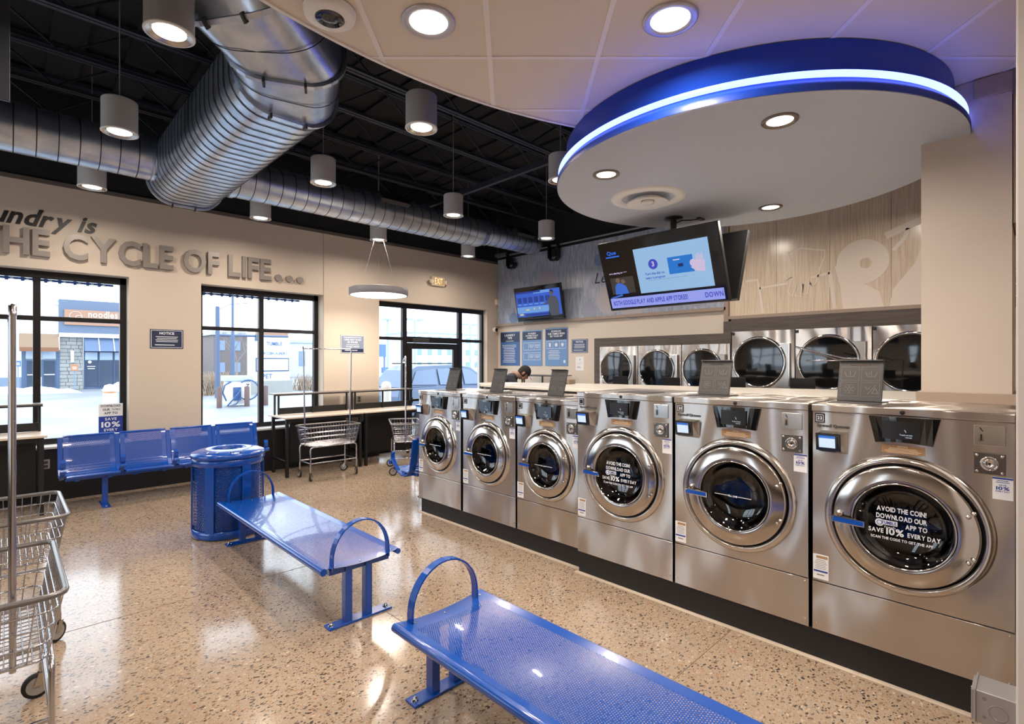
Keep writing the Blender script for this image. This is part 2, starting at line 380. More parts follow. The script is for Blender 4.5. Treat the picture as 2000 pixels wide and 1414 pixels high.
# entrance: sidelights and transoms as window_3, the leaf as door_1
r = E('window_3', None, None, (6.5, 9.1, 0)); r['kind'] = 'structure'; o = (-6.5, -9.1, 0); ya, yb = 9.02, 9.1
mb = MB(o); mb.box(5.14, 7.9, ya, yb, 2.87, 2.965); mb.box(5.14, 5.2, ya, yb, 0, 2.87); mb.box(7.84, 7.9, ya, yb, 0, 2.87); mb.box(5.2, 5.74, ya, yb, 0, .1); mb.box(7.27, 7.84, ya, yb, 0, .1); P('frame', mb, FRAMEB, r, bev=.004)
for x0, x1 in ((5.74, 5.84), (7.17, 7.27)): mb = MB(o); mb.box(x0, x1, ya, yb, 0, 2.87); P('mullion', mb, FRAMEB, r, bev=.004)
for x0, x1, z0, z1 in ((5.2, 5.74, 2.22, 2.28), (5.84, 7.17, 2.18, 2.30), (7.27, 7.84, 2.22, 2.28)): mb = MB(o); mb.box(x0, x1, ya, yb, z0, z1); P('transom', mb, FRAMEB, r, bev=.004)
for x0, x1, z0, z1 in ((5.2, 5.74, .1, 2.22), (5.2, 5.74, 2.28, 2.87), (5.84, 7.17, 2.3, 2.87), (7.27, 7.84, .1, 2.22), (7.27, 7.84, 2.28, 2.87)):
    mb = MB(o); mb.quad((x0, 9.06, z0), (x1, 9.06, z0), (x1, 9.06, z1), (x0, 9.06, z1)); P('pane', mb, GLASS, r)
d = E('door_1', None, None, (6.5, 9.1, 0)); d['kind'] = 'structure'
mb = MB(o); mb.box(5.85, 5.97, ya+.01, yb-.01, .01, 2.17); mb.box(7.04, 7.16, ya+.01, yb-.01, .01, 2.17); mb.box(5.97, 7.04, ya+.01, yb-.01, 2.05, 2.17); mb.box(5.97, 7.04, ya+.01, yb-.01, .01, .28); P('leaf', mb, FRAMEB, d, bev=.004)
mb = MB(o); mb.quad((5.97, 9.06, .28), (7.04, 9.06, .28), (7.04, 9.06, 2.05), (5.97, 9.06, 2.05)); P('pane', mb, GLASS, d)
mb = MB(o); mb.box(5.9, 7.1, 8.95, 9.0, .98, 1.03); mb.box(5.9, 5.95, 8.97, 9.03, .95, 1.06); mb.box(7.05, 7.1, 8.97, 9.03, .95, 1.06); P('push_bar', mb, FRAMEB, d, bev=.006)
mb = MB(o); mb.box(5.95, 6.35, 8.96, 9.02, 2.19, 2.26); mb.box(6.3, 6.75, 8.97, 8.985, 2.175, 2.185); P('door_closer', mb, mat('closer_grey', (70, 68, 68), .4, .5), d, bev=.006)
# blue lettered film along the window heads
BF = mat('blue_film', (32, 78, 150), .6); WF = mat('white_film', (190, 205, 225), .6)
for x0, x1, lab in ((-1.52, 1.1, 'thin strip of blue lettered film along the top of the left window'), (2.21, 3.72, 'thin strip of blue lettered film along the top of the middle window')):
    r = E('window_film', lab, 'window film', ((x0+x1)/2, 9.15, 2.83), group='blue film strips along window heads'); o = (-(x0+x1)/2, -9.15, -2.83)
    a = MB(o); b = MB(o); x = x0
    a.quad((x0, 9.153, 2.835), (x1, 9.153, 2.835), (x1, 9.153, 2.865), (x0, 9.153, 2.865))
    while x < x1-.05: a.quad((x, 9.152, 2.82), (x+.035, 9.152, 2.82), (x+.035, 9.152, 2.87), (x, 9.152, 2.87)); b.quad((x+.05, 9.151, 2.838), (x+.08, 9.151, 2.838), (x+.08, 9.151, 2.855), (x+.05, 9.151, 2.855)); x += random.uniform(.1, .16)
    P('strip', a, BF, r); P('print', b, WF, r)
# right (dryer) wall
mb = MB(); mb.box(XR, XR+.3, YB, YF, 0, ZD); S('wall_right', mb, WALLP2)
mb = MB(); mb.box(XR-.012, XR, -.9, YF, 4.14, ZD-.001); S('wall_right.002', mb, BLACKP)
mb = MB()
for a, b in ((YB, 2.35), (2.95, 5.0), (7.9, YF+.34)): mb.box(XL-.2, XL, a, b, 0, ZD)  # left open at the two added windows
for a, b in ((2.35, 2.95), (5.0, 7.9)): mb.box(XL-.2, XL, a, b, 0, .7); mb.box(XL-.2, XL, a, b, 2.965, ZD)
S('wall_left', mb, WALLP)
mb = MB()
for a, b in ((YB, YF),): mb.box(XL, XL+.03, a, b, 0, .67)
S('baseboard_left', mb, WAINS)
mb = MB(); mb.box(XL, XL+.01, YB, YF, 4.07, ZD-.001); S('wall_left.001', mb, BLACKP)
mb = MB(); mb.box(XL, XR, YB, YB+.01, 4.07, ZD-.001); S('wall_back.001', mb, BLACKP)
mb = MB(); mb.box(XL, XR+.3, YB-.2, YB, 0, ZD); S('wall_back', mb, WALLP)
mb = MB(); mb.box(XL-.2, XR+.3, YB-.2, YF+.34, ZD, ZD+.2); S('ceiling', mb, BLACKP)
# deck ribs
mb = MB()
for i in range(18): x = XL+.3+i*.65; mb.box(x, x+.3, YB, YF, ZD-.04, ZD-.001)
S('ceiling.001', mb, BLACKP)
# mural and laminate on the dryer wall
TAUPE = mat('taupe_trim', (158, 140, 126), .55)
mb = MB(); mb.box(8.17, XR, 3.52, YF, 2.60, 2.655); mb.box(8.17, XR, 3.478, 3.552, 2.39, 4.14); mb.box(8.17, XR, .5, 3.478, 2.452, 2.50); S('trim_4', mb, TAUPE, bev=.003)
def bubble_mat():
    m = mat('grey_blue_bubble_print', (132, 140, 156), .3); nt = m.node_tree; N = nt.nodes; L = nt.links; b = N['Principled BSDF']; tc = N.new('ShaderNodeTexCoord')
    mp = N.new('ShaderNodeMapping'); mp.inputs['Scale'].default_value = (1, 9, 2.2); mp.inputs['Rotation'].default_value = (.35, 0, 0)
    n = N.new('ShaderNodeTexNoise'); n.inputs['Scale'].default_value = 2; n.inputs['Detail'].default_value = 6
    L.new(tc.outputs['Object'], mp.inputs[0]); L.new(mp.outputs[0], n.inputs['Vector'])
    r = N.new('ShaderNodeValToRGB'); e = r.color_ramp.elements; e[0].position = .3; e[0].color = c3(132, 144, 166); e[1].position = .75; e[1].color = c3(186, 192, 206); L.new(n.outputs[0], r.inputs[0]); L.new(r.outputs[0], b.inputs['Base Color']); return m
mb = MB(); mb.quad((8.215, YF-.02, 2.655), (8.215, 3.552, 2.655), (8.215, 3.552, 4.14), (8.215, YF-.02, 4.14)); mb.box(8.216, XR, 3.552, YF-.02, 2.655, 4.14)
mural = E('bubble_mural', 'grey blue mural print with pale bubbles high above the posters', 'mural', (8.215, 6.2, 2.655)); o = (-8.215, -6.2, -2.655); mb2 = MB(o); mb2.v = [tuple(Vector(p)+Vector(o)) for p in mb.v]; mb2.f, mb2.sm, mb2.mi = mb.f, mb.sm, mb.mi
P('mural_panel', mb2, bubble_mat(), mural)
BB = [mat('bubble_a', (168, 164, 178), .45), mat('bubble_b', (150, 156, 176), .45), mat('bubble_c', (176, 172, 178), .45), mat('bubble_d', (116, 140, 178), .45), mat('bubble_e', (120, 156, 168), .45)]
for y, z, r_, k in ((7.35, 3.42, .3, 0), (7.95, 3.02, .22, 1), (5.75, 2.98, .3, 2), (5.25, 2.83, .26, 2), (8.35, 2.76, .13, 3), (8.1, 2.72, .12, 4), (6.25, 2.8, .18, 1), (8.6, 3.1, .12, 1), (4.6, 3.0, .28, 0), (4.0, 2.9, .2, 1), (4.5, 3.6, .22, 2), (6.0, 3.75, .12, 3)):
    mb = MB(o); n = 32; mb.add([(8.2135-.0004*k, y+r_*math.cos(2*PI*i/n), z+r_*math.sin(2*PI*i/n)) for i in range(n)], [tuple(range(n))]); P('bubble', mb, BB[k], mural)
mb = MB(o); T(mb, 'Lesson', (8.212, 6.10, 3.30), (0, -1, 0), (0, 0, 1), .2, 'l', 0, shear=.28); P('lettering', mb, BLACKS, mural, label='black italic lettering, mostly behind the large screen')
def wood_mat():
    m = mat('pale_wood_print', (190, 170, 148), .22); nt = m.node_tree; N = nt.nodes; L = nt.links; b = N['Principled BSDF']; tc = N.new('ShaderNodeTexCoord')
    mp = N.new('ShaderNodeMapping'); mp.inputs['Scale'].default_value = (1, 26, 1.1); n = N.new('ShaderNodeTexNoise'); n.inputs['Scale'].default_value = 2; n.inputs['Detail'].default_value = 8; n.inputs['Distortion'].default_value = .4
    L.new(tc.outputs['Object'], mp.inputs[0]); L.new(mp.outputs[0], n.inputs['Vector'])
    r = N.new('ShaderNodeValToRGB'); e = r.color_ramp.elements; e[0].position = .3; e[0].color = c3(200, 180, 156); e[1].position = .7; e[1].color = c3(228, 212, 190); L.new(n.outputs[0], r.inputs[0]); L.new(r.outputs[0], b.inputs['Base Color']); return m
WOODM = wood_mat(); wm = E('wood_mural', 'pale wood print mural with white laundry drawings above the large dryers', 'mural', (8.21, 2, 2.5)); o = (-8.21, -2, -2.5)
ys = (3.478, 2.78, 2.08, 1.38, .68)
for i in range(4): mb = MB(o); mb.box(8.215, XR, ys[i+1]+.002, ys[i]-.002, 2.5, 4.14); P('wood_panel', mb, WOODM, wm)
WP = mat('white_mural_print', (226, 214, 200), .4)
def poly_line(mb, pts, t, x=8.211):
    mb_pts = [(x, y, z) for y, z in pts]; mb.strap(mb_pts, (.001, 0, 0), t)
mb = MB(o)
poly_line(mb, [(3.22, 3.03), (3.05, 3.03), (3.02, 2.90), (2.97, 2.52)], .035); poly_line(mb, [(3.02, 2.90), (2.62, 2.93)], .03); poly_line(mb, [(2.32, 2.98), (2.08, 3.02)], .03); poly_line(mb, [(2.08, 3.05), (2.02, 2.52)], .05)
hand = [(2.62, 3.38), (2.56, 3.22), (2.66, 3.05), (2.64, 2.98), (2.56, 3.02), (2.62, 2.80), (2.56, 2.74), (2.50, 2.9), (2.52, 2.74), (2.45, 2.72), (2.42, 2.9), (2.43, 2.76), (2.36, 2.76), (2.34, 2.94), (2.30, 2.84), (2.25, 2.9), (2.20, 3.1), (2.14, 3.26), (2.14, 3.34), (2.44, 3.42), (2.62, 3.38)]
poly_line(mb, hand, .02); P('drawing', mb, WP, wm, label='white outline of a hand carrying a basket')
mb = MB(o)
def disc2(mb, cy, cz, r_, x, mi=0, n=32, a0=0, a1=2*PI): mb.add([(x, cy+r_*math.cos(a0+(a1-a0)*i/n), cz+r_*math.sin(a0+(a1-a0)*i/n)) for i in range(n)], [tuple(range(n))], mi=mi)
disc2(mb, 1.70, 3.12, .30, 8.2112); mb.add([(8.2111, y, z) for y, z in ((2.02, 3.1), (1.9, 3.12), (1.78, 2.9), (1.5, 2.7), (1.46, 2.5), (1.92, 2.5), (1.95, 2.8))], [tuple(range(7))])
mb.add([(8.211, y, z) for y, z in ((1.4, 2.5), (1.36, 2.72), (1.14, 3.02), (1.06, 3.24), (.98, 3.46), (.72, 3.5), (.7, 2.5))], [tuple(range(7))])
disc2(mb, 1.66, 3.10, .07, 8.2105, 1); poly_line(mb, [(1.44, 3.42), (1.24, 3.5), (.9, 3.62), (.72, 3.58)], .09); poly_line(mb, [(1.36, 3.22), (1.24, 3.36), (1.2, 3.48)], .05)
P('drawing', mb, [WP, WOODM], wm, label='white silhouettes of laundry shapes')
# laminate surround of the dryer bank
mb = MB(); mb.box(8.16, XR, 5.93, 6.075, 0, 2.235); mb.box(8.16, XR, 3.552, 5.93, 2.068, 2.235); mb.box(8.16, XR, 3.43, 3.552, 2.068, 2.42); mb.box(8.16, XR, .6, 3.43, 2.25, 2.452); S('trim_5', mb, LAMD, bev=.002)
# ledge-stone strip past the column, stones one by one
ST = [mat('ledge_stone_%d' % i, c, .8, bump=((30, 30, 30), .6, .01)) for i, c in enumerate(((190, 160, 130), (150, 122, 98), (208, 182, 152), (120, 100, 84)))]
sm = E('wall_right', None, None, (XR, 0, 2)); sm['kind'] = 'structure'
for r_ in range(13):
    z = 2.12+r_*.14; y = -1.0+random.uniform(0, .15)
    while y < .55:
        l = random.uniform(.25, .5); mb = MB((-XR, 0, -2)); dd = random.uniform(.03, .09); mb.box(XR-dd, XR+.01, y, min(y+l, .58)-.012, z, z+.125); P('ledge_stone', mb, random.choice(ST), sm, bev=.008); y += l
# column with base and crown
mb = MB(); mb.box(4.25, 4.75, .13, .555, 1.58, ZC); S('column_right', mb, COLP)['kind'] = 'structure'
mb = MB(); mb.box(4.225, 4.775, .105, .58, 1.50, 1.59); mb.box(4.23, 4.78, .12, .30, 3.38, ZC-.004); mb.box(4.26, 4.74, .055, .128, 2.6, 3.47); S('trim_6', mb, TAUPE, bev=.004)
mb = MB(); mb.box(4.22, 4.3, -3.9, .128, 3.36, ZC-.004); mb.box(4.3, 8.2, -3.9, .1, 3.36, 3.38); S('trim_7', mb, mat('grey_header', (110, 104, 100), .6))
# tiled ceiling laid diagonally, cut by a shallow curve
AC, AR = (1.6, -1.0), 3.665
def clip(poly, nx, ny, d):   # keep nx*x+ny*y<=d
    out = []
    for i in range(len(poly)):
        a, b = poly[i], poly[(i+1) % len(poly)]; da, db = nx*a[0]+ny*a[1]-d, nx*b[0]+ny*b[1]-d
        if da <= 0: out.append(a)
        if da*db < 0: t = da/(da-db); out.append((a[0]+(b[0]-a[0])*t, a[1]+(b[1]-a[1])*t))
    return out
HP = [(1, 0, 4.3), (0, -1, 3.9), (-1, 0, 2.0)]+[(math.cos(a), math.sin(a), AC[0]*math.cos(a)+AC[1]*math.sin(a)+AR) for a in [R(10+i*4) for i in range(41)]]
def clipall(poly):
    for h in HP:
        poly = clip(poly, *h)
        if len(poly) < 3: return None
    return poly
def gw(r, d): return (d*SN+r*CS, d*CS-r*SN)
tc_ = E('ceiling', None, None, (1, -1, ZC)); tc_['kind'] = 'structure'; o = (-1, 1, -ZC); NT = 0
G = .61
for i in range(-9, 9):
    for j in range(-10, 4):
        r0, d0 = -.126+i*G, 2.94+j*G
        q = clipall([gw(r0+.009, d0+.009), gw(r0+G-.009, d0+.009), gw(r0+G-.009, d0+G-.009), gw(r0+.009, d0+G-.009)])
        if q is None: continue
        mb = MB(o); mb.prism(list(reversed(q)), FXY, ZC+.004, ZC+.02); P('ceiling_tile', mb, CEILT, tc_); NT += 1
mb = MB(o)
for i in range(-9, 10):
    r0 = -.126+i*G; q = clipall([gw(r0-.014, -5), gw(r0+.014, -5), gw(r0+.014, 6), gw(r0-.014, 6)])
    if q: mb.prism(list(reversed(q)), FXY, ZC, ZC+.012)
for j in range(-10, 5):
    d0 = 2.94+j*G; q = clipall([gw(-7, d0-.012), gw(7, d0-.012), gw(7, d0+.012), gw(-7, d0+.012)])
    if q: mb.prism(list(reversed(q)), FXY, ZC-.0006, ZC+.0115)
P('ceiling_grid', mb, TBAR, tc_)
mb = MB(o); a_ = [R(20+i*2) for i in range(75)]; mb.strap([(AC[0]+AR*math.cos(a), AC[1]+AR*math.sin(a), ZC+.03) for a in a_], (0, 0, .07), .02); P('edge_trim', mb, TBAR, tc_)
mb = MB(o); mb.prism([(-2, -3.9), (4.3, -3.9), (4.3, 1.4)]+[(AC[0]+(AR-.03)*math.cos(a), AC[1]+(AR-.03)*math.sin(a)) for a in [R(45+i*4) for i in range(34)]], FXY, ZC+.04, ZC+.06); P('plenum_cover', mb, BLACKP, tc_)
# joists, cross beam
first = None; jy = [8.42-.86*k for k in range(11)]
for k, y in enumerate(jy):
    if first is None:
        r = E('roof_joist', None, None, (2.5, y, 4.78), group='black open web roof joists'); o = (-2.5, -y, -4.78); mb = MB(o)
        mb.box(XL, XR, y-.045, y-.008, 4.78, 4.81); mb.box(XL, XR, y+.008, y+.045, 4.78, 4.81); P('bottom_chord', mb, JOIST, r)
        mb = MB(o); mb.box(XL, XR, y-.045, y-.008, ZD-.09, ZD-.045); mb.box(XL, XR, y+.008, y+.045, ZD-.09, ZD-.045); P('top_chord', mb, JOIST, r)
        mb = MB(o); x = XL; up = 1
        while x < XR-.6: mb.tube([(x, y, 4.8 if up else 5.24), (x+.6, y, 5.24 if up else 4.8)], .012, 5); x += .6; up = 1-up
        P('web', mb, JOIST, r); first = r; c = r
    else: c = copy_tree(first); c.location.y = y
    c['label'] = 'black open web roof joist, %s from the window wall' % ORD[k]; c['category'] = 'joist'
mb = MB((-5.35, -4, -4.5)); mb.box(5.32, 5.38, -1, 8.8, 4.5, 4.58); tag(P('roof_beam', mb, JOIST, loc=(5.35, 4, 4.5)), 'black strut running across under the roof joists', 'beam')
# canopy disc with led band
DC = (4.09, 1.69)
r = E('ceiling_canopy', 'round white ceiling canopy with blue rim and glowing light strip', 'ceiling canopy', (DC[0], DC[1], ZC)); o = (-DC[0], -DC[1], -ZC); c = (DC[0], DC[1], 0)
mb = MB(o); mb.lathe(c, (0, 0, 1), [(1.31, ZC-.002), (1.318, 3.33), (1.345, 3.315), (1.345, 3.300)], 128); mb.lathe(c, (0, 0, 1), [(1.345, 3.274), (1.352, 3.270), (1.356, 3.255), (1.366, 3.252), (1.388, 3.22), (1.388, 3.186)], 128); mb.lathe(c, (0, 0, 1), [(1.345, 3.300), (1.345, 3.274)], 128); P('blue_rim', mb, BANDB, r, label='deep blue rim')
mb = MB(o); mb.lathe(c, (0, 0, 1), [(1.345, 3.300), (1.370, 3.300), (1.377, 3.295), (1.377, 3.279), (1.370, 3.274), (1.345, 3.274)], 128); P('light_strip', mb, LED, r, label='glowing blue white light strip')
mb = MB(o); n = 128; mb.add([(DC[0]+1.385*math.cos(2*PI*i/n), DC[1]+1.385*math.sin(2*PI*i/n), 3.183) for i in range(n)], [tuple(reversed(range(n)))]); mb.lathe(c, (0, 0, 1), [(1.385, 3.183), (1.385, 3.19)], 128)
P('underside', mb, mat('canopy_underside', (176, 182, 196), .55), r)
def can_light(x, y, z, rr, lab, cat='ceiling light', grp='recessed round ceiling lights', ring=(150, 140, 132), watts=CAN_W):
    r = E('recessed_light', lab, cat, (x, y, z), group=grp)
    mb = MB(); mb.lathe((0, 0, 0), (0, 0, 1), [(rr, .002), (rr, -.006), (rr*.93, -.012), (rr*.74, -.008), (rr*.70, .001)], 40); P('trim_ring', mb, mat('recess_ring_%d' % ring[0], ring, .35, .6), r)
    mb = MB(); mb.lathe((0, 0, 0), (0, 0, 1), [(rr*.71, -.003), (.0001, -.0035)], 40); P('lens', mb, LIT, r)
    lamp(r, (0, 0, -.02), rr*1.3, watts); return r
can_light(3.217, 2.285, 3.183, .1, 'round recessed light nearest the window end of the blue canopy', ring=(120, 108, 98))
can_light(3.221, 1.071, 3.183, .1, 'round recessed light on the canopy side nearest the camera', ring=(120, 108, 98))
can_light(4.963, 1.729, 3.183, .1, 'round recessed light on the canopy side by the wood mural', ring=(120, 108, 98))
can_light(1.536, 2.175, ZC, .135, 'round recessed light in the tiled ceiling left of the canopy', ring=(185, 182, 186), watts=CAN_W*1.3)
can_light(2.392, 1.311, ZC, .135, 'round recessed light in the tiled ceiling tinted blue by the canopy', ring=(185, 182, 186), watts=CAN_W*1.3)
for x, y, t in ((-.4, .6, 'left of and above'), (1.2, -.9, 'right of and behind'), (3.2, -1.9, 'far right behind'), (-.6, -2.2, 'far left behind')):  # unseen recessed lights added around and behind the camera as fill
    can_light(x, y, ZC, .135, 'added round recessed fill light in the tiled ceiling, %s the camera' % t, ring=(185, 182, 186), watts=CAN_W*1.3)
# air diffuser in the canopy
r = E('air_diffuser', 'round white air diffuser with nested cones in the canopy', 'air vent', (3.933, 2.365, 3.183))
mb = MB(); mb.lathe((0, 0, 0), (0, 0, 1), [(.31, 0), (.305, -.01), (.235, -.022), (.205, .02), (.205, .05)], 64); P('outer_cone', mb, WHITE, r)
mb = MB(); mb.lathe((0, 0, 0), (0, 0, 1), [(.06, .02), (.175, -.045), (.17, -.055), (.09, -.03), (.055, -.03)], 64); mb.lathe((0, 0, 0), (0, 0, 1), [(.05, -.03), (.055, -.05), (.0001, -.052)], 48); P('inner_cone', mb, WHITE, r)
mb = MB(); mb.lathe((0, 0, 0), (0, 0, 1), [(.205, .0005), (.0001, .001)], 40); P('throat', mb, BLACKS, r)
# camera housing in tiled ceiling
r = E('ceiling_speaker', 'round black speaker camera in a white disc at the ceiling edge', 'security camera', (1.144, 2.45, ZC))
mb = MB(); mb.lathe((0, 0, 0), (0, 0, 1), [(.125, 0), (.12, -.025), (.1, -.035), (.07, -.036)], 40); P('housing', mb, WHITE, r)
mb = MB(); mb.lathe((0, 0, 0), (0, 0, 1), [(.07, -.034), (.065, -.04), (.045, -.03), (.03, -.045), (.0001, -.05)], 40); P('lens', mb, BLACKG, r)
# grey post at the right edge of the view with a junction box
mb = MB(); mb.box(2.62, 3.3, -.5, .07, 0, ZC-.004); S('wall_end', mb, mat('pale_grey_post', (206, 200, 196), .5), bev=.006)
r = E('junction_box', 'galvanised electrical junction box at the right edge near the floor', 'junction box', (2.76, .12, .38)); JB = mat('zinc_box', (182, 180, 180), .4, .75)
mb = MB(); mb.box(-.055, .085, -.049, .065, 0, .125); P('box_body', mb, JB, r, bev=.003)
mb = MB(); mb.box(-.062, .092, .065, .071, -.006, .131); mb.box(-.052, .08, .071, .079, .004, .121); P('cover_plate', mb, JB, r, bev=.002)
mb = MB(); [mb.cyl((-.0551, y, z), (-.0561, y, z), .007, 10) for y, z in ((.04, .03), (.04, .1))]; mb.lathe((-.0556, 0, .06), (-1, 0, 0), [(.03, 0), (.029, .0012), (.026, .0012), (.025, 0)], 24); PP('knockout', mb, mat('knockout_grey', (150, 148, 148), .4, .7), r)
mb = MB(); mb.cyl((0, .079, .105), (0, .083, .105), .006, 10); mb.cyl((0, .079, .02), (0, .083, .02), .006, 10); PP('screw', mb, CHROME, r)
mb = MB(); mb.cyl((0, 0, -.38), (0, 0, 0), .013, 12); P('conduit', mb, JB, r)
# ================================================================== CEILING FITTINGS
PX = {'.75': 'over the seats', '2.6': 'a bay right of the duct', '4.5': 'a bay before the corner', '6.45': 'nearest the dryer wall'}
def pendant(x, y, lab):
    r = E('pendant_light', lab, 'pendant light', (x, y, 3.83), group='grey cylinder pendants under the black roof')
    mb = MB(); mb.lathe((0, 0, 0), (0, 0, 1), [(.0001, .285), (.13, .285), (.136, .278), (.136, .01), (.14, .006), (.14, -.004), (.128, -.006)], 40); P('shade', mb, PENDM, r)
    mb = MB(); mb.lathe((0, 0, 0), (0, 0, 1), [(.129, -.006), (.112, -.003), (.088, .012)], 40); P('rim', mb, STEELS, r)
    mb = MB(); mb.lathe((0, 0, 0), (0, 0, 1), [(.09, .008), (.0001, .006)], 32); P('lens', mb, LIT, r)
    mb = MB(); mb.cyl((0, 0, .285), (0, 0, ZD-3.83), .006, 6); mb.cyl((0, 0, .285), (0, 0, .31), .02, 12); P('cable', mb, mat('grey_cable', (130, 130, 134), .5), r)
    lamp(r, (0, 0, -.02), .17, PEND_W); return r
ROWN = {3.82: 'nearest row', 5.78: 'middle row', 7.82: 'row by the window wall'}
for x, cn in ((.74, 'left of the big duct'), (2.62, 'just right of the big duct'), (4.5, 'third from the left'), (6.45, 'nearest the dryer wall')):
    for y in (3.82, 5.78, 7.82):
        if (x, y) in ((6.45, 3.82), (4.5, 7.82)): continue
        pendant(x, y, 'grey cylinder pendant in the %s, %s' % (ROWN[y], cn))
pendant(-1.6, 3.6, 'grey cylinder pendant left of the camera, nearer one'); pendant(-1.6, 6.6, 'grey cylinder pendant left of the camera, farther one')
pendant(4.5, 7.82, 'grey cylinder pendant in the row by the window wall, third from the left')
for x, y, t in ((6.7, 3.2, 'first'), (6.7, 1.2, 'second'), (6.7, -1.5, 'third')):
    pendant(x, y, 'grey cylinder pendant over the dryer aisle, %s from the mural' % t)
r = E('hanging_sign', 'dark grey panel hanging at the top left edge of the view', 'sign', (-.4, 4.17, 3.28))
mb = MB(); mb.box(-.44, .425, -.012, .012, 0, 1.15); P('panel', mb, mat('dark_grey_panel', (52, 56, 66), .5), r, bev=.003)
mb = MB(); [mb.cyl((x, 0, 1.15), (x, 0, ZD-3.28), .004, 6) for x in (-.35, .35)]; PP('cable', mb, GREYD, r)
# round disc pendant by the entrance
r = E('disc_pendant', 'large flat round pendant with glowing face by the entrance', 'pendant light', (4.47, 7.75, 2.885))
mb = MB(); mb.lathe((0, 0, 0), (0, 0, 1), [(.0001, .12), (.47, .12), (.48, .11), (.48, .005), (.47, 0), (.455, .002)], 64); P('shade', mb, mat('disc_shell', (140, 138, 142), .5), r)
mb = MB(); mb.lathe((0, 0, 0), (0, 0, 1), [(.457, .002), (.0001, .001)], 64); P('diffuser', mb, em('lit_disc', (1, .95, .88, 1), 3.0), r)
mb = MB()
for a in (0, 2*PI/3, 4*PI/3): mb.tube([(.35*math.cos(a), .35*math.sin(a), .12), (0, 0, 1.2)], .002, 5)
mb.cyl((0, 0, 1.2), (0, 0, ZD-2.885), .003, 6); P('cable', mb, mat('pale_cable', (190, 188, 185), .5), r)
lamp(r, (0, 0, -.03), .85, DISC_W)
# big flat oval duct with mitred elbow
def rr_loop(x0, x1, z0, z1, rad, fn, n=7):
    out = []
    for cx, cz, a0 in ((x1-rad, z0+rad, -90), (x1-rad, z1-rad, 0), (x0+rad, z1-rad, 90), (x0+rad, z0+rad, 180)):
        for i in range(n+1): a = R(a0+90*i/n); out.append(fn(cx+rad*math.cos(a), cz+rad*math.sin(a)))
    return out
r = E('oval_duct', 'large galvanised flat oval spiral duct with elbow overhead', 'air duct', (1.65, 5.5, 3.76)); o = (-1.65, -5.5, -3.76)
OX0, OX1, OZ0, OZ1, RD = 1.25, 2.05, 3.76, 4.5, .27
def osec(y, g=0): return rr_loop(OX0-g, OX1+g, OZ0-g, OZ1+g, RD+g, lambda a, b: (a, y, b))
mb = MB(o); mb.loft([osec(4.3), osec(7.6)]); P('duct_body', mb, GALV, r)
for k in range(24):
    y = 4.42+k*.137; mb = MB(o); mb.loft([osec(y, .004), osec(y+.008, .008), osec(y+.016, .004)], caps=False); P('spiral_seam', mb, SEAM, r)
for y in (4.3, 7.6):
    mb = MB(o); mb.loft([osec(y-.02, .0), osec(y-.02, .028), osec(y+.02, .028), osec(y+.02, 0)], caps=False, smooth=False); P('flange', mb, GALV, r)
def osec2(c, n, g=0, hw=.4, hh=.37):
    c, n = Vector(c), Vector(n).normalized(); v = (Vector((0, 0, 1))-n*n.z).normalized(); u = v.cross(n).normalized()
    return rr_loop(-hw-g, hw+g, -hh-g, hh+g, RD+g, lambda a, b: c+u*a+v*b)
EL = [((1.65, 4.3, 4.13), (0, -1, .02)), ((1.50, 3.93, 4.16), (-.42, -.85, .28)), ((1.22, 3.80, 4.27), (-.62, -.42, .62)), ((1.05, 3.72, 4.62), (-.35, -.12, .93)), ((.95, 3.70, 5.24), (-.02, -.01, 1))]
for k in range(4):
    (c0, n0), (c1, n1) = EL[k], EL[k+1]; mb = MB(o); mb.loft([osec2(c0, n0), osec2(c1, n1)], caps=False); P('elbow_gore', mb, GALV, r)
    if k < 3:
        nn = Vector(n1).normalized(); c = Vector(c1); mb = MB(o); mb.loft([osec2(c-nn*.016, n1), osec2(c-nn*.016, n1, .028), osec2(c+nn*.016, n1, .028), osec2(c+nn*.016, n1)], caps=False, smooth=False); P('flange', mb, GALV, r)
    cm, nm = (Vector(c0)+Vector(c1))/2, Vector(n0)+Vector(n1); mb = MB(o); mb.loft([osec2(cm-nm*.002, nm, .002), osec2(cm, nm, .007), osec2(cm+nm*.002, nm, .002)], caps=False); P('spiral_seam', mb, SEAM, r)
mb = MB(o)
for c_, n_ in EL[:3]:
    c_, n_ = Vector(c_), Vector(n_).normalized(); v = (Vector((0, 0, 1))-n_*n_.z).normalized(); u = v.cross(n_)
    for a in (-.14, .14): mb.obox(c_+u*a-v*.4, u*.008, n_*.03, v*.02)
for a in (1.5, 1.75): mb.obox((a, 7.6, OZ0-.03), (.008, 0, 0), (0, .03, 0), (0, 0, .02))
PP('flange_clip', mb, GREYD, r)
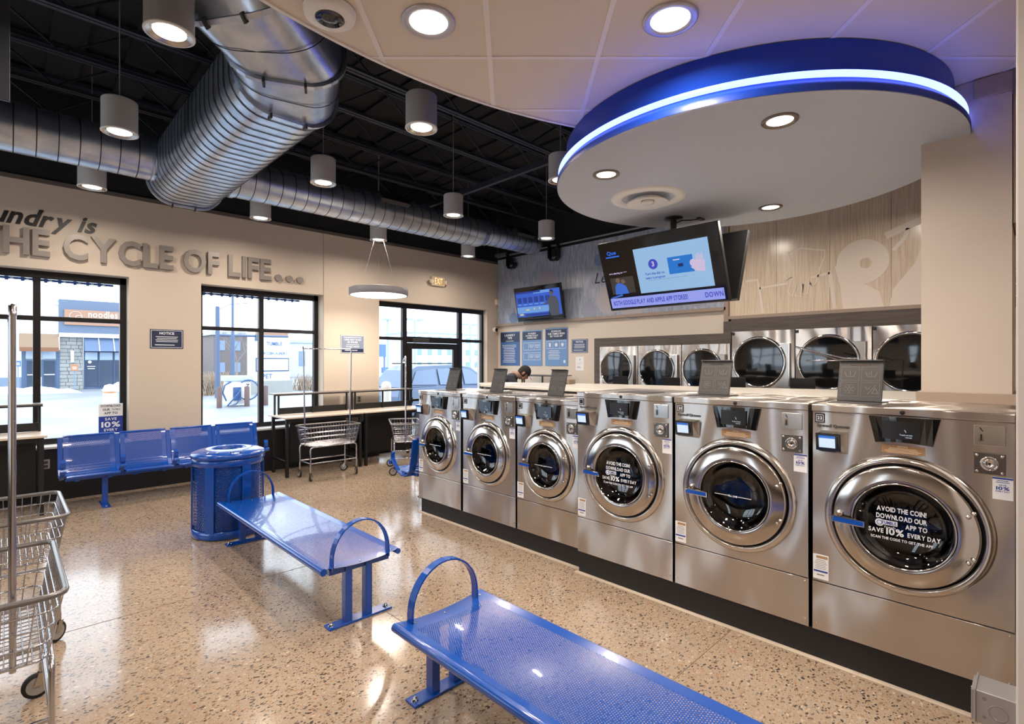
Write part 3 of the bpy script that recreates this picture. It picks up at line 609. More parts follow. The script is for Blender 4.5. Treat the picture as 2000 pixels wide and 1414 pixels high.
# round spiral duct along the window wall
def round_duct(name, lab, x0, x1, r0, cz, cap_end=True, red=None):
    r = E(name, lab, 'air duct', ((x0+x1)/2, 7.3, cz-r0)); o = (-(x0+x1)/2, -7.3, -(cz-r0))
    segs = [(x0, red[0] if red else x1, r0, cz)]+([(red[0]+.12, x1, red[1], cz+.02)] if red else [])
    for a, b, rr, zz in segs:
        mb = MB(o); mb.lathe((a, 7.3, zz), (1, 0, 0), [(rr, 0), (rr, b-a)], 40); P('duct_body', mb, GALV, r)
        x = a+.1
        while x < b-.05: mb = MB(o); mb.lathe((x, 7.3, zz), (1, 0, 0), [(rr, 0), (rr+.006, .005), (rr, .01)], 40); P('spiral_seam', mb, SEAM, r); x += .17
        mb = MB(o); mb.lathe((a+.02, 7.3, zz), (1, 0, 0), [(rr, 0), (rr+.014, 0), (rr+.014, .05), (rr, .05)], 40, smooth=False); P('collar', mb, GALV, r)
    if red: mb = MB(o); mb.lathe((red[0], 7.3, cz), (1, 0, 0), [(r0, 0), (red[1], .12)], 40); P('reducer', mb, GALV, r)
    a, b, rr, zz = segs[-1]; mb = MB(o); mb.lathe((b, 7.3, zz), (1, 0, 0), [(rr+.008, -.04), (rr+.008, 0), (rr*.9, .015), (.0001, .02)], 40); P('end_cap', mb, GALV, r)
    return r, o
rd, o = round_duct('round_duct', 'round galvanised spiral duct right of the big duct', 2.04, 7.78, .245, 4.155, red=(6.25, .2))
def register(rd, o, x, zc, rr, w_=.5):
    a = R(118); ny, nz = math.cos(a)*-1, math.sin(a); ny = -.75; nz = .66
    c = Vector((x, 7.3+ny*(rr+.03), zc+nz*(rr+.03)*.9)); u = Vector((1, 0, 0)); n = Vector((0, ny, nz)).normalized(); v = n.cross(u)
    mb = MB(o); mb.obox(c, u*w_/2, v*.09, n*.035); P('register_box', mb, GREYD, rd)
    for k in range(9):
        mb = MB(o); mb.obox(c+n*.037+u*(-w_/2+(k+.5)*w_/9), u*.006, v*.085, n*.004); P('register_vane', mb, BLACKS, rd)
register(rd, o, 4.35, 4.155, .245); register(rd, o, 7.3, 4.175, .2, .45)
round_duct('round_duct', 'round galvanised spiral duct left of the big duct', -3.1, 1.26, .245, 4.155)
# pipe and hangers above the mural
mb = MB(); mb.cyl((0, 8.78-6, 0), (0, 1.2-6, 0), .022, 10); mb.box(-.03, .03, 2.5, 2.85, .005, .07); tag(P('ceiling_pipe', mb, mat('grey_pipe', (124, 126, 130), .4, .5), loc=(8.13, 6, 4.19)), 'long thin grey pipe along the top of the bubble mural', 'pipe')
for y, lab in ((8.3, 'black hooked bracket in the corner above the small screen'), (7.05, 'black hooked bracket over the bubble mural')):
    mb = MB(); mb.strap([(0, .12, .2), (0, .12, -.06), (0, .06, -.12), (0, -.06, -.12), (0, -.12, -.06), (0, -.12, .2 if y < 8 else -.02)], (.1, 0, 0), .035); mb.box(-.02, .02, -.05, .05, -.05, .1, mi=0)
    tag(P('wall_bracket', mb, BLACKS, loc=(8.1, y, 4.0)), lab, 'bracket', 'black brackets over the bubble mural')
# ================================================================== WALL SIGNS AND FITTINGS ON THE WINDOW WALL
LG = mat('grey_metal_letters', (136, 128, 122), .4, .2)
YW = YF
def wall_letters(name, lab, s, o, h, width, m, thick, shear=0, bold=1):
    r = E(name, lab, 'wall lettering', o)
    run, W = glyph_run(s, bold); hx = width/W
    for ch, vs, fs in run:
        mb = MB(); n = len(vs); pts = [(a*hx+shear*b*h, 0, b*h) for a, b in vs]; cnt = set((f[i], f[(i+1) % len(f)]) for f in fs for i in range(len(f)))
        side = [e for e in cnt if (e[1], e[0]) not in cnt]
        mb.add([(x, -thick, z) for x, y, z in pts]+[(x, -.002, z) for x, y, z in pts], list(fs)+[(e[1], e[0], e[0]+n, e[1]+n) for e in side])
        P('letter', mb, m, r)
    return r
wall_letters('cycle_lettering', 'grey block letters across the beige wall above the windows', 'THE CYCLE OF LIFE', (-.27, YW, 3.13), .31, 3.40, LG, .055)
r = bpy.data.objects['cycle_lettering']
for x in (3.25, 3.43, 3.61): mb = MB((.27, -YW, -3.13)); mb.lathe((x, YW-.002, 3.175), (0, -1, 0), [(.055, 0), (.055, .05), (.0001, .05)], 24, smooth=False); P('dot', mb, LG, r)
wall_letters('script_lettering', 'black italic script letters above the grey block letters', 'Laundry is', (-.42, YW, 3.50), .20, 1.28, BLACKS, .008, shear=.32, bold=1)
NAVY = mat('navy_sign', (34, 44, 72), .4); SLATE = mat('slate_sign', (86, 100, 128), .4); PRW = mat('white_print', (226, 230, 238), .5); LBL = mat('light_blue_sign', (108, 146, 196), .4)
def sign(name, lab, cat, w_, h_, loc, rz, build, base, group=None, t=.006, bev=.002):
    """flat sign; local x right, z up, faces local -y"""
    r = E(name, lab, cat, loc, rz, group); mb = MB(); mb.box(-w_/2, w_/2, -t, -.0005, 0, h_); P('board', mb, base, r, bev=bev); build(r, t); return r
UX, UZ = (1, 0, 0), (0, 0, 1)
def border(mb, w_, h_, t, y, ins=.012, mi=0):
    x0, x1, z0, z1 = -w_/2+ins, w_/2-ins, ins, h_-ins
    for a, b, c, d_ in ((x0, x1, z1-t, z1), (x0, x1, z0, z0+t), (x0, x0+t, z0, z1), (x1-t, x1, z0, z1)): mb.quad((a, y, c), (b, y, c), (b, y, d_), (a, y, d_), mi)
def b_notice(w_, h_):
    def f(r, t):
        mb = MB(); y = -t-.001; border(mb, w_, h_, .006, y); T(mb, 'NOTICE', (0, y, h_*.74), UX, UZ, h_*.12, 'c'); lines(mb, (0, y, h_*.66), UX, UZ, w_*.74, h_*.34, 4); lines(mb, (-w_*.06, y, h_*.25), UX, UZ, w_*.6, h_*.12, 1); P('print', mb, PRW, r)
    return f
sign('notice_sign', 'navy NOTICE sign between the left and middle windows', 'sign', .41, .275, (1.69, YW, 1.975), 0, b_notice(.41, .275), NAVY)
def b2(r, t):
    mb = MB(); y = -t-.001; mb.quad((-.215, y, .02), (.215, y, .02), (.215, y, .085), (-.215, y, .085)); P('footer_band', mb, NAVY, r)
    mb = MB(); y -= .001; border(mb, .47, .33, .006, y, .006); T(mb, 'YOUR FIRST WASH', (0, y, .235), UX, UZ, .028, 'c', width=.34); T(mb, 'IS FREE', (0, y, .19), UX, UZ, .028, 'c', width=.2); lines(mb, (0, y, .17), UX, UZ, .3, .02, 1); T(mb, 'START NOW', (0, y, .11), UX, UZ, .024, 'c', width=.26); lines(mb, (-.03, y, .07), UX, UZ, .3, .03, 1); lines(mb, (0, y, .305), UX, UZ, .36, .03, 1); P('print', mb, PRW, r)
sign('promotion_sign', 'slate blue promotion sign on the wall between window and entrance', 'sign', .47, .33, (4.59, YW, 1.94), 0, b2, mat('grey_blue_sign', (128, 140, 160), .4))
# exit sign with emergency heads
r = E('exit_sign', 'lit EXIT sign with twin lamp heads above the entrance', 'exit sign', (6.49, YW, 3.38))
mb = MB(); mb.box(-.16, .16, -.07, -.005, -.01, .18); P('housing', mb, OFFW, r, bev=.012)
mb = MB(); mb.box(-.13, .13, -.073, -.07, .01, .16); P('face', mb, em('exit_face', (236, 176, 110), .55), r)
mb = MB(); T(mb, 'EXIT', (0, -.0745, .025), UX, UZ, .12, 'c', width=.2); P('print', mb, em('exit_print', (255, 226, 176), 1.2), r)
for s_ in (-1, 1): mb = MB(); mb.lathe((s_*.17, -.05, .07), (s_*.5, -.85, 0), [(.02, 0), (.05, .03), (.05, .05), (.0001, .052)], 20); P('lamp_head', mb, OFFW, r)
r = E('wall_camera', 'small white dome camera on the window wall near the corner', 'security camera', (8.13, YW, 2.52))
mb = MB(); mb.lathe((0, -.001, 0), (0, -1, 0), [(.06, 0), (.055, .05), (.045, .07)], 24); P('housing', mb, WHITE, r)
mb = MB(); mb.lathe((0, -.06, 0), (.2, -1, -.2), [(.045, 0), (.035, .03), (.0001, .045)], 20); P('lens', mb, BLACKG, r)
r = E('motion_sensor', 'small white motion sensor high in the corner by the bubble mural', 'sensor', (8.18, YW, 3.10)); mb = MB(); mb.box(-.045, .045, -.06, -.001, 0, .13); P('housing', mb, OFFW, r, bev=.01)
mb = MB(); mb.box(-.03, .03, -.064, -.06, .02, .06); P('lens', mb, WHITE, r, bev=.004)
for x, z, lab in ((.38, .42, 'power outlet on the black wall below the left window'), (4.72, 1.03, 'power outlet on the beige wall above the folding table')):
    r = E('power_outlet', lab, 'outlet', (x, YW-.03 if z < .6 else YW, z)); mb = MB(); mb.box(-.037, .037, -.006, -.0005, 0, .118); P('plate', mb, mat('outlet_grey', (150, 146, 142), .4), r, bev=.002)
    mb = MB(); mb.box(-.02, .02, -.0075, -.006, .015, .05); mb.box(-.02, .02, -.0075, -.006, .066, .1); P('socket', mb, GREYD, r)
# poster on left window
def b3(r, t):
    mb = MB(); y = -t-.001; mb.quad((-.135, y, 0), (.135, y, 0), (.135, y, .235), (-.135, y, .235)); P('blue_panel', mb, INK, r)
    mb = MB(); T(mb, 'DOWNLOAD', (0, y, .365), UX, UZ, .028, 'c', width=.22); T(mb, 'OUR', (-.09, y, .315), UX, UZ, .028, 'l', width=.08); T(mb, 'TUMBLE', (.005, y, .315), UX, UZ, .026, 'l', width=.1, shear=.2, bold=0); T(mb, 'APP TO', (0, y, .265), UX, UZ, .028, 'c', width=.15); P('print', mb, INKD, r)
    mb = MB(); y -= .001; T(mb, 'SAVE', (0, y, .18), UX, UZ, .035, 'c', width=.13); T(mb, '10%', (0, y, .085), UX, UZ, .07, 'c', width=.21); T(mb, 'EVERY', (0, y, .03), UX, UZ, .032, 'c', width=.15); lines(mb, (0, y, .02), UX, UZ, .1, .02, 1); P('white_print', mb, PRW, r)
sign('window_poster', 'white and blue app poster standing against the left window', 'poster', .27, .41, (1.065, 9.1, .79), 0, b3, STICK, t=.004)
# ================================================================== SIGNS ON THE DRYER WALL (face -x: rz=-90)
RZ = -PI/2; XD = 8.25
def pA(r, t):
    y = -t-.001; mb = MB(); mb.quad((-.3, y, .535), (.3, y, .535), (.3, y, .745), (-.3, y, .745)); P('header', mb, NAVY, r)
    mb = MB(); y -= .001; T(mb, 'LAUNDRY', (0, y, .665), UX, UZ, .045, 'c', width=.34); T(mb, 'TIPS', (0, y, .6), UX, UZ, .045, 'c', width=.15); lines(mb, (0, y, .57), UX, UZ, .3, .03, 1); lines(mb, (-.02, y, .48), UX, UZ, .46, .42, 11, t=.3); P('print', mb, PRW, r)
def pB(r, t):
    y = -t-.001; mb = MB(); mb.quad((-.28, y, .56), (.28, y, .56), (.28, y, .745), (-.28, y, .745)); P('header', mb, NAVY, r)
    mb = MB(); y -= .001
    for k, s_ in enumerate(('WASHERS', 'AUTOMATICALLY', 'DISINFECTED')): T(mb, s_, (0, y, .685-k*.048), UX, UZ, .034, 'c', width=(.24, .38, .28)[k])
    for z in (.34, .12):
        border2 = ((-.25, .25, z+.155, z+.163), (-.25, .25, z, z+.008), (-.25, -.242, z, z+.16), (.242, .25, z, z+.16), (-.1, -.094, z, z+.16), (.07, .076, z, z+.16))
        for a, b, c, d_ in border2: mb.quad((a, y, c), (b, y, c), (b, y, d_), (a, y, d_))
        lines(mb, (-.015, y, z+.13), UX, UZ, .14, .09, 3); lines(mb, (.16, y, z+.13), UX, UZ, .14, .09, 3)
    P('print', mb, PRW, r)
def pC(r, t):
    y = -t-.001; mb = MB(); mb.quad((-.29, y, .545), (.29, y, .545), (.29, y, .765), (-.29, y, .765)); P('header', mb, NAVY, r)
    mb = MB(); y -= .001
    for k, s_ in enumerate(('DOWNLOAD', 'OUR TUMBLE FRESH', 'DRY WASH APP')): T(mb, s_, (0, y, .705-k*.052), UX, UZ, .036, 'c', width=(.27, .46, .34)[k])
    for a, b, c, d_ in ((-.26, .26, .515, .522), (-.26, .26, .36, .367), (-.26, -.254, .36, .52), (.254, .26, .36, .52), (-.09, -.085, .36, .52), (.085, .09, .36, .52)): mb.quad((a, y, c), (b, y, c), (b, y, d_), (a, y, d_))
    for x in (0, .17): disc_z(mb, x, .44, .038, y)
    mb.quad((-.2, y, .4), (-.15, y, .4), (-.15, y, .48), (-.2, y, .48)); lines(mb, (-.06, y, .33), UX, UZ, .36, .2, 6, t=.3); mb.quad((.2, y, .06), (.25, y, .06), (.25, y, .12), (.2, y, .12)); P('print', mb, PRW, r)
def disc_z(mb, cx, cz, r_, y, n=20, mi=0): mb.add([(cx+r_*math.cos(2*PI*i/n), y, cz+r_*math.sin(2*PI*i/n)) for i in range(n)], [tuple(range(n))], mi=mi)
sign('laundry_poster', 'navy to blue LAUNDRY TIPS poster on the dryer wall', 'poster', .62, .765, (XD, 8.5, 1.70), RZ, pA, mat('mid_blue_sign', (58, 98, 156), .4), t=.012)
sign('laundry_poster', 'light blue poster with two boxed tables, middle of three', 'poster', .6, .77, (XD, 7.81, 1.70), RZ, pB, LBL, t=.012)
sign('laundry_poster', 'light blue app poster with three round pictures, right of three', 'poster', .62, .79, (XD, 7.11, 1.70), RZ, pC, LBL, t=.012)
sign('notice_sign', 'small slate NOTICE sign right of the three posters', 'sign', .41, .275, (XD, 6.50, 1.965), RZ, b_notice(.41, .275), mat('slate_notice', (70, 88, 122), .4), t=.008)
def b_paper(r, t):
    mb = MB(); y = -t-.001; T(mb, 'P', (.01, y, .2), UX, UZ, .035, 'c'); lines(mb, (-.02, y, .09), UX, UZ, .1, .05, 2); lines(mb, (0, y, .17), UX, UZ, .13, .05, 2, t=.15); P('print', mb, mat('grey_print', (120, 125, 140), .5), r)
sign('paper_notice', 'white paper notice taped below the small NOTICE sign', 'paper', .2, .275, (XD, 6.5, 1.61), RZ, b_paper, STICK, t=.002, bev=0)
# ================================================================== SCREENS
def screen_body(name, lab, w_, h_, loc, rz, tilt, build=None):
    r = E(name, lab, 'television', loc, rz); r.rotation_euler = (tilt, 0, rz)
    mb = MB(); mb.box(-w_/2, w_/2, 0, .05, 0, h_); P('casing', mb, BLACKS, r, bev=.004)
    mb = MB(); mb.box(-w_*.3, w_*.3, .05, .08, h_*.15, h_*.7); P('back_cover', mb, BLACKS, r, bev=.01)
    mb = MB(); mb.quad((-w_/2+.01, -.001, .015), (w_/2-.01, -.001, .015), (w_/2-.01, -.001, h_-.01), (-w_/2+.01, -.001, h_-.01)); P('screen', mb, mat('screen_black', (8, 8, 10), .08), r)
    if build: build(r)
    return r
def q(mb, x0, x1, z0, z1, y, mi=0): mb.quad((x0, y, z0), (x1, y, z0), (x1, y, z1), (x0, y, z1), mi)
def tv1(r):
    y = -.002; ww, hh = 1.27, .715
    mb = MB(); q(mb, -.235, .525, .155, .60, y); P('slide', mb, em('screen_pale_blue', (146, 184, 222), .95), r)
    mb = MB(); q(mb, -.61, .6, .025, .13, y); P('ticker', mb, em('screen_ticker', (150, 160, 238), .9), r)
    mb = MB(); y2 = -.0032
    disc_z(mb, -.045, .43, .05, y2); T(mb, 'Turn the dial to', (-.045, y2, .33), UX, UZ, .022, 'c', 1, width=.21); T(mb, 'select a program', (-.045, y2, .29), UX, UZ, .022, 'c', 1, width=.21)
    P('text', mb, em('screen_indigo', (64, 74, 200), .8), r); mb = MB(); T(mb, 'BOTH GOOGLE PLAY AND APPLE APP STORES!', (-.58, y2, .055), UX, UZ, .045, 'l', width=.83); T(mb, 'DOWN', (.42, y2, .055), UX, UZ, .045, 'l', width=.17); P('ticker_text', mb, em('screen_indigo', (64, 74, 200), .8), r)
    mb = MB(); q(mb, .11, .36, .31, .47, y2); P('card', mb, em('screen_blue', (24, 116, 206), .9), r)
    mb = MB(); y3 = -.0042; T(mb, '3', (-.045, y3, .41), UX, UZ, .045, 'c'); lines(mb, (.2, y3, .455), UX, UZ, .09, .03, 1); P('bright_shapes', mb, em('screen_white', (205, 200, 235), .9), r); mb = MB(); disc_z(mb, .36, .39, .035, y3); mb.add([(.33, y3, .35), (.38, y3, .31), (.46, y3, .30), (.47, y3, .4), (.40, y3, .42)], [(0, 1, 2, 3, 4)]); [q(mb, .39+k*.018, .402+k*.018, .4, .46+.01*(k % 2), y3) for k in range(4)]
    P('hand_drawing', mb, em('screen_pink', (206, 190, 222), .9), r); mb = MB(); T(mb, 'now playing on', (-.56, y3, .385), UX, UZ, .016, 'l', width=.16); lines(mb, (-.37, y3, .4), UX, UZ, .05, .012, 1); P('bright_text', mb, em('screen_white', (205, 200, 235), .9), r)
    mb = MB(); q(mb, .21, .26, .37, .40, y3); P('dark_text', mb, em('screen_navy', (20, 40, 120), .6), r)
    mb = MB(); T(mb, 'Que', (-.54, y2, .585), UX, UZ, .035, 'l', width=.11); q(mb, -.56, -.40, .555, .568, y2); P('logo', mb, em('screen_logo_blue', (40, 110, 235), .9), r)
    mb = MB(); q(mb, -.565, -.29, .175, .345, y); P('video_wall', mb, em('screen_video', (70, 62, 58), .6), r)
    mb = MB(); mb.add([(x, y2, z) for x, z in ((-.53, .17), (-.52, .25), (-.5, .28), (-.46, .29), (-.42, .27), (-.39, .25), (-.37, .17))], [tuple(range(7))]); mb.add([(x, y2, z) for x, z in ((-.6, .14), (-.45, .17), (-.45, .15), (-.58, .13))], [tuple(range(4))]); P('video_figure', mb, em('screen_shirt', (60, 112, 220), .8), r)
    mb = MB(); disc_z(mb, -.475, .315, .026, y2); disc_z(mb, -.415, .30, .024, y2); P('video_face', mb, em('screen_face', (150, 116, 92), .5), r)
    mb = MB(); mb.box(-.62, .62, -.004, 0, -.002, .003); P('chin', mb, STEELS, r)
th1 = math.atan2(.25, .655)
t1 = screen_body('hanging_television', 'large screen showing step 3 slide, hanging below the canopy', 1.27, .715, (4.64, 2.595, 2.325), RZ, -th1, tv1)
t1.rotation_euler = (th1, 0, RZ)
t2 = screen_body('hanging_television', 'black screen mounted back to back behind the large step 3 screen', 1.27, .715, (4.76, 2.56, 2.335), PI/2, 0); t2.rotation_euler = (th1, 0, PI/2)
r = E('television_pole', 'black ceiling pole holding the two hanging screens', 'television mount', (4.66, 2.52, 2.62))
mb = MB(); mb.cyl((0, 0, 0), (0, 0, .56), .03, 16); P('pole', mb, BLACKS, r)
mb = MB(); mb.lathe((0, 0, .562), (0, 0, -1), [(.09, 0), (.09, .012), (.03, .02)], 24); mb.box(-.12, .12, -.2, .2, -.04, 0); PP('bracket', mb, BLACKS, r)
mb = MB(); mb.tube([(0, 0, .5), (.05, -.06, .535), (.12, -.12, .54), (.2, -.17, .555)], .006, 6); mb.box(.15, .25, -.2, -.16, .548, .562); P('cable', mb, BLACKS, r)
def tv3(r):
    y = -.002; mb = MB(); q(mb, -.62, .62, .09, .62, y); P('studio_picture', mb, em('tv_blue', (48, 96, 214), .8), r)
    mb = MB(); y = -.003; q(mb, -.62, .3, .17, .30, y); q(mb, -.1, .35, .56, .61, y); [q(mb, -.58+k*.16, -.47+k*.16, .34, .36, y) for k in range(5)]; P('studio_bands', mb, em('tv_light', (110, 160, 226), .85), r)
    mb = MB(); y = -.0035; [q(mb, -.58+k*.16, -.46+k*.16, .38, .50, y) for k in range(6)]; q(mb, -.62, .1, .58, .62, y); q(mb, -.4, .35, .1, .15, y); P('forecast_tiles', mb, em('tv_deep', (26, 60, 160), .7), r)
    mb = MB(); y = -.0045; mb.add([(x, y, z) for x, z in ((.27, .06), (.29, .25), (.28, .40), (.34, .47), (.40, .485), (.50, .46), (.56, .36), (.55, .06))], [tuple(range(8))]); mb.add([(x, y, z) for x, z in ((.14, .33), (.30, .37), (.31, .33), (.16, .31))], [tuple(range(4))]); P('presenter_suit', mb, em('tv_suit', (82, 84, 98), .7), r)
    mb = MB(); disc_z(mb, .40, .53, .04, y); P('presenter_face', mb, em('tv_face', (120, 92, 78), .6), r)
    mb = MB(); y = -.005; mb.add([(x, y, z) for x, z in ((.355, .55), (.37, .59), (.42, .6), (.45, .57), (.445, .53), (.42, .56), (.37, .565))], [tuple(range(7))]); q(mb, -.62, .62, .03, .075, y); mb.add([(x, y, z) for x, z in ((.26, .06), (.28, .2), (.33, .06))], [(0, 1, 2)]); P('dark_shapes', mb, em('tv_dark', (24, 22, 28), .3), r)
    mb = MB(); [disc_z(mb, x, .25, .022, y) for x in (-.12, .03)]; q(mb, -.36, -.26, .22, .25, y); q(mb, -.56, -.45, .12, .16, y); P('weather_icons', mb, em('tv_icon', (214, 206, 150), .8), r)
t3 = screen_body('wall_television', 'screen with a presenter in a grey suit on the bubble mural', 1.30, .715, (8.0, 7.34, 2.655), RZ, 0, tv3); t3.rotation_euler = (.2, 0, RZ)
mb = MB(); mb.box(-.04, .13, -.12, .12, .2, .45); tag(P('television_bracket', mb, BLACKS, loc=(8.12, 7.34, 2.7)), 'black wall bracket behind the presenter screen', 'television mount')
# ================================================================== WASHERS
def washer(name, lab, xf, yc, W, zb, zt, rz_, RO, num, door_text=None, lid=None, disc=True, brand=True, rot=-PI/2, small=False, tagz=(.49, .635), reader=True):
    """local x right, y into the machine, z up from the base; rz_: ring centre height, RO ring outer radius"""
    r = E(name, lab, 'washing machine', (xf, yc, zb), rot, 'steel front loading washers in the near row' if rot < 0 else None)
    o = (0, 0, -zb); h = W/2; D = .78 if small else .80; cap = zt-.045; seam = .475; k = RO/.375
    mb = MB(o); hole_panel(mb, -h, h, seam+.003, cap, 0, rz_, RO*.9, 0)
    e = .012; mb.box(-h, -h+.002, 0, D, zb, cap); mb.box(h-.002, h, 0, D, zb, cap); mb.box(-h, h, D-.002, D, zb, cap)
    P('body', mb, STEEL, r)
    mb = MB(o); mb.box(-h, h, 0, .03, zb+.002, seam-.003); P('lower_panel', mb, STEEL, r, bev=.003)
    mb = MB(o); mb.box(-h+.004, h-.004, .004, .02, seam-.004, seam+.004); P('panel_seam', mb, BLACKS, r)
    mb = MB(o); mb.box(-h-.003, h+.003, -.012, D, cap+.002, zt); P('top_cap', mb, STEEL, r, bev=.006)
    mb = MB(o); [mb.lathe((x, 0, seam+dz), (0, -1, 0), [(.006, 0), (.005, .003), (.0001, .004)], 10) for x, dz in ((-h+.02, -.25), (h-.02, -.25), (-h+.02, -.02), (h-.02, -.02))]; PP('screw', mb, CHROME, r)
    mb = MB(o); mb.lathe((0, -.012, (cap+zt)/2), (0, -1, 0), [(.012, 0), (.012, .004), (.009, .006), (.0001, .006)], 20); P('cap_lock', mb, BLACKS, r)
    # door surround
    c = (0, 0, rz_); ax = (0, -1, 0)
    mb = MB(o); mb.lathe(c, ax, [(RO*1.0, 0), (RO*.988, .010), (RO*.955, .022), (RO*.915, .028), (RO*.89, .024), (RO*.878, -.02)], 96); P('door_surround', mb, mat('surround_steel', (205, 200, 194), .16, 1), r)
    mb = MB(o); mb.lathe(c, ax, [(RO*.9, -.018), (RO*.8, -.018), (RO*.55, -.03)], 64); P('door_gasket', mb, BLACKS, r)
    mb = MB(o); mb.lathe(c, ax, [(RO*.855, -.015), (RO*.855, .028), (RO*.845, .038), (RO*.825, .042), (RO*.66, .050), (RO*.625, .052), (RO*.605, .045), (RO*.59, .015), (RO*.585, -.02)], 96); P('door', mb, mat('door_steel', (190, 184, 178), .15, 1), r)
    mb = MB(o); mb.lathe(c, ax, [(RO*.612, .0525), (RO*.602, .060), (RO*.588, .050), (RO*.582, .03)], 80); P('door_rim', mb, CHROME, r)
    mb = MB(o); mb.lathe(c, ax, [(RO*.585, .03), (RO*.55, .02), (RO*.5, -.01), (RO*.42, -.03), (RO*.2, -.035), (.0001, -.035)], 64); P('door_glass', mb, DGLASS, r)
    mb = MB(o); mb.lathe(c, ax, [(RO*.585, -.03), (RO*.6, -.08), (RO*.72, -.1), (RO*.74, -.45), (RO*.3, -.47), (.0001, -.46)], 64)
    for a in range(3):
        t = a*2*PI/3+.6; mb.obox((math.cos(t)*RO*.68, .28, rz_+math.sin(t)*RO*.68), (math.cos(t)*.035, 0, math.sin(t)*.035), (0, .16, 0), (-math.sin(t)*.02, 0, math.cos(t)*.02))
    P('drum', mb, DSTEEL, r)
    # handle and hinges
    hx0, hx1, hz = -RO*.84, -RO*.42, rz_-.012
    mb = MB(o); mb.strap([(hx0, -.075, hz), (hx1, -.085, hz-.002)], (0, 0, .038*k), .012); mb.cyl((hx0+.012, -.03, hz), (hx0+.012, -.075, hz), .014, 12); P('door_handle', mb, CHROME, r, bev=.004)
    mb = MB(o); mb.box(hx0+.006, hx1-.006, -.0925, -.0905, hz-.013*k, hz+.011*k); P('handle_inlay', mb, BLUE, r, bev=.001)  # blue of the inlay partly stands for a blue reflection in the handle
    mb = MB(o); mb.lathe((hx0+.03, -.045, hz+.03), (0, -1, 0), [(.018, 0), (.016, .012), (.0001, .016)], 14); P('handle_boss', mb, CHROME, r)
    for dz in (.115, -.115):
        for dx in (-.006, .014): mb = MB(o); mb.lathe((RO*.74+dx, -.043, rz_+dz*k+dx), (0, -1, 0), [(.011, 0), (.010, .008), (.0001, .01)], 14); P('hinge_bolt', mb, CHROME, r)
    # display
    tz, bz = cap-.004, cap-.148
    mb = MB(o); n = 10
    def dloop(y):
        top = [(-.152+.312*i/n, y-.012*math.sin(PI*i/n), tz) for i in range(n+1)]; bot = [(.128-.25*i/n, y-.028*math.sin(PI*i/n), bz+.012*math.sin(PI*i/n)) for i in range(n+1)]
        return top+bot
    F_, B_ = dloop(-.012), dloop(.01); m_ = len(F_)
    mb.add(F_+B_, [(i, i+1, m_-2-i, m_-1-i) for i in range(n)]+[(i, m_+i, m_+(i+1) % m_, (i+1) % m_) for i in range(m_)]); P('display_panel', mb, BLACKG, r)
    mb = MB(o); ds = [(-.085+.165*i/8, -.0135-.020*math.sin(PI*(i+3)/14)-.0035, 0) for i in range(9)]
    mb.add([(x, y-.004, tz-.02) for x, y, z in ds]+[(x, y-.008, bz+.028) for x, y, z in ds], [(i, i+1, i+10, i+9) for i in range(8)]); P('display_screen', mb, em('display_dim', (38, 38, 42), .25) if not small else em('display_grey', (92, 110, 130), .4), r)
    mb = MB(o); y = -.05; T(mb, 'Touch screen', (.02, y+.006, bz+.05), UX, UZ, .007, 'c', width=.055); T(mb, 'to get started', (.02, y+.006, bz+.038), UX, UZ, .007, 'c', width=.05); mb.strap([(.014, y+.006, bz+.080), (.019, y+.006, bz+.073), (.02, y+.006, bz+.067)], (0, .001, 0), .003); mb.lathe((.014, y+.0065, bz+.082), (0, -1, 0), [(.005, 0), (.005, .0005)], 12); P('display_text', mb, em('display_white', (190, 205, 215), .9), r)
    mb = MB(o); mb.box(-.094, .094, -.0025, 0, bz-.055, bz-.01); P('notice_sticker', mb, ORANGE, r)
    mb = MB(o); T(mb, 'NOTICE', (0, -.0032, bz-.0205), UX, UZ, .008, 'c'); lines(mb, (0, -.0032, bz-.023), UX, UZ, .16, .028, 4, t=.45); P('sticker_print', mb, ORTXT, r)
    # number plate, maker's lettering
    px, pz = -h+.04, cap-.037; mb = MB(o); mb.box(px-.026, px+.026, -.003, 0, pz-.027, pz+.027); P('number_plate', mb, BLACKS, r)
    mb = MB(o); y = -.0038
    for a, b, c_, d_ in ((-.02, .02, .017, .02), (-.02, .02, -.02, -.017), (-.02, -.017, -.02, .02), (.017, .02, -.02, .02)): mb.quad((px+a, y, pz+c_), (px+b, y, pz+c_), (px+b, y, pz+d_), (px+a, y, pz+d_))
    if num: T(mb, num, (px, y, pz-.008), UX, UZ, .017, 'c', width=.026)
    P('number_print', mb, PRW, r)
    if brand: mb = MB(o); T(mb, 'Speed Queen', (px-.015, -.004, cap-.088), UX, UZ, .017, 'l', 1, width=.165, thick=.003); P('maker_lettering', mb, mat('shaded_chrome_letters', (104, 102, 100), .35, .8), r)  # dark colour stands for light and shadow on raised chrome letters
    # card reader
    a, b, z0, z1 = -h+.04, -h+.185, cap-.218, cap-.120
    mb = MB(o); mb.add([(a, -.062, z1), (b-.03, -.062, z1), (b, 0, z1+.012), (a+.01, 0, z1+.012), (a, -.048, z0), (b-.03, -.048, z0), (b, 0, z0-.018), (a+.01, 0, z0-.018)], [(0, 1, 2, 3), (7, 6, 5, 4), (0, 4, 5, 1), (1, 5, 6, 2), (3, 2, 6, 7), (0, 3, 7, 4)]); P('reader_hood', mb, STEELS, r, bev=.002)
    mb = MB(o); mb.obox(((a+b-.03)/2, -.0585, (z0+z1)/2), ((b-.026-a)/2+.004, 0, 0), (0, -.006, 0), (0, -.007, (z1-z0)/2+.002)); P('reader_face', mb, BLACKG, r, bev=.003)
    sx0, sx1 = a+.012, b-.050; ya, yb_ = -.0725, -.0625
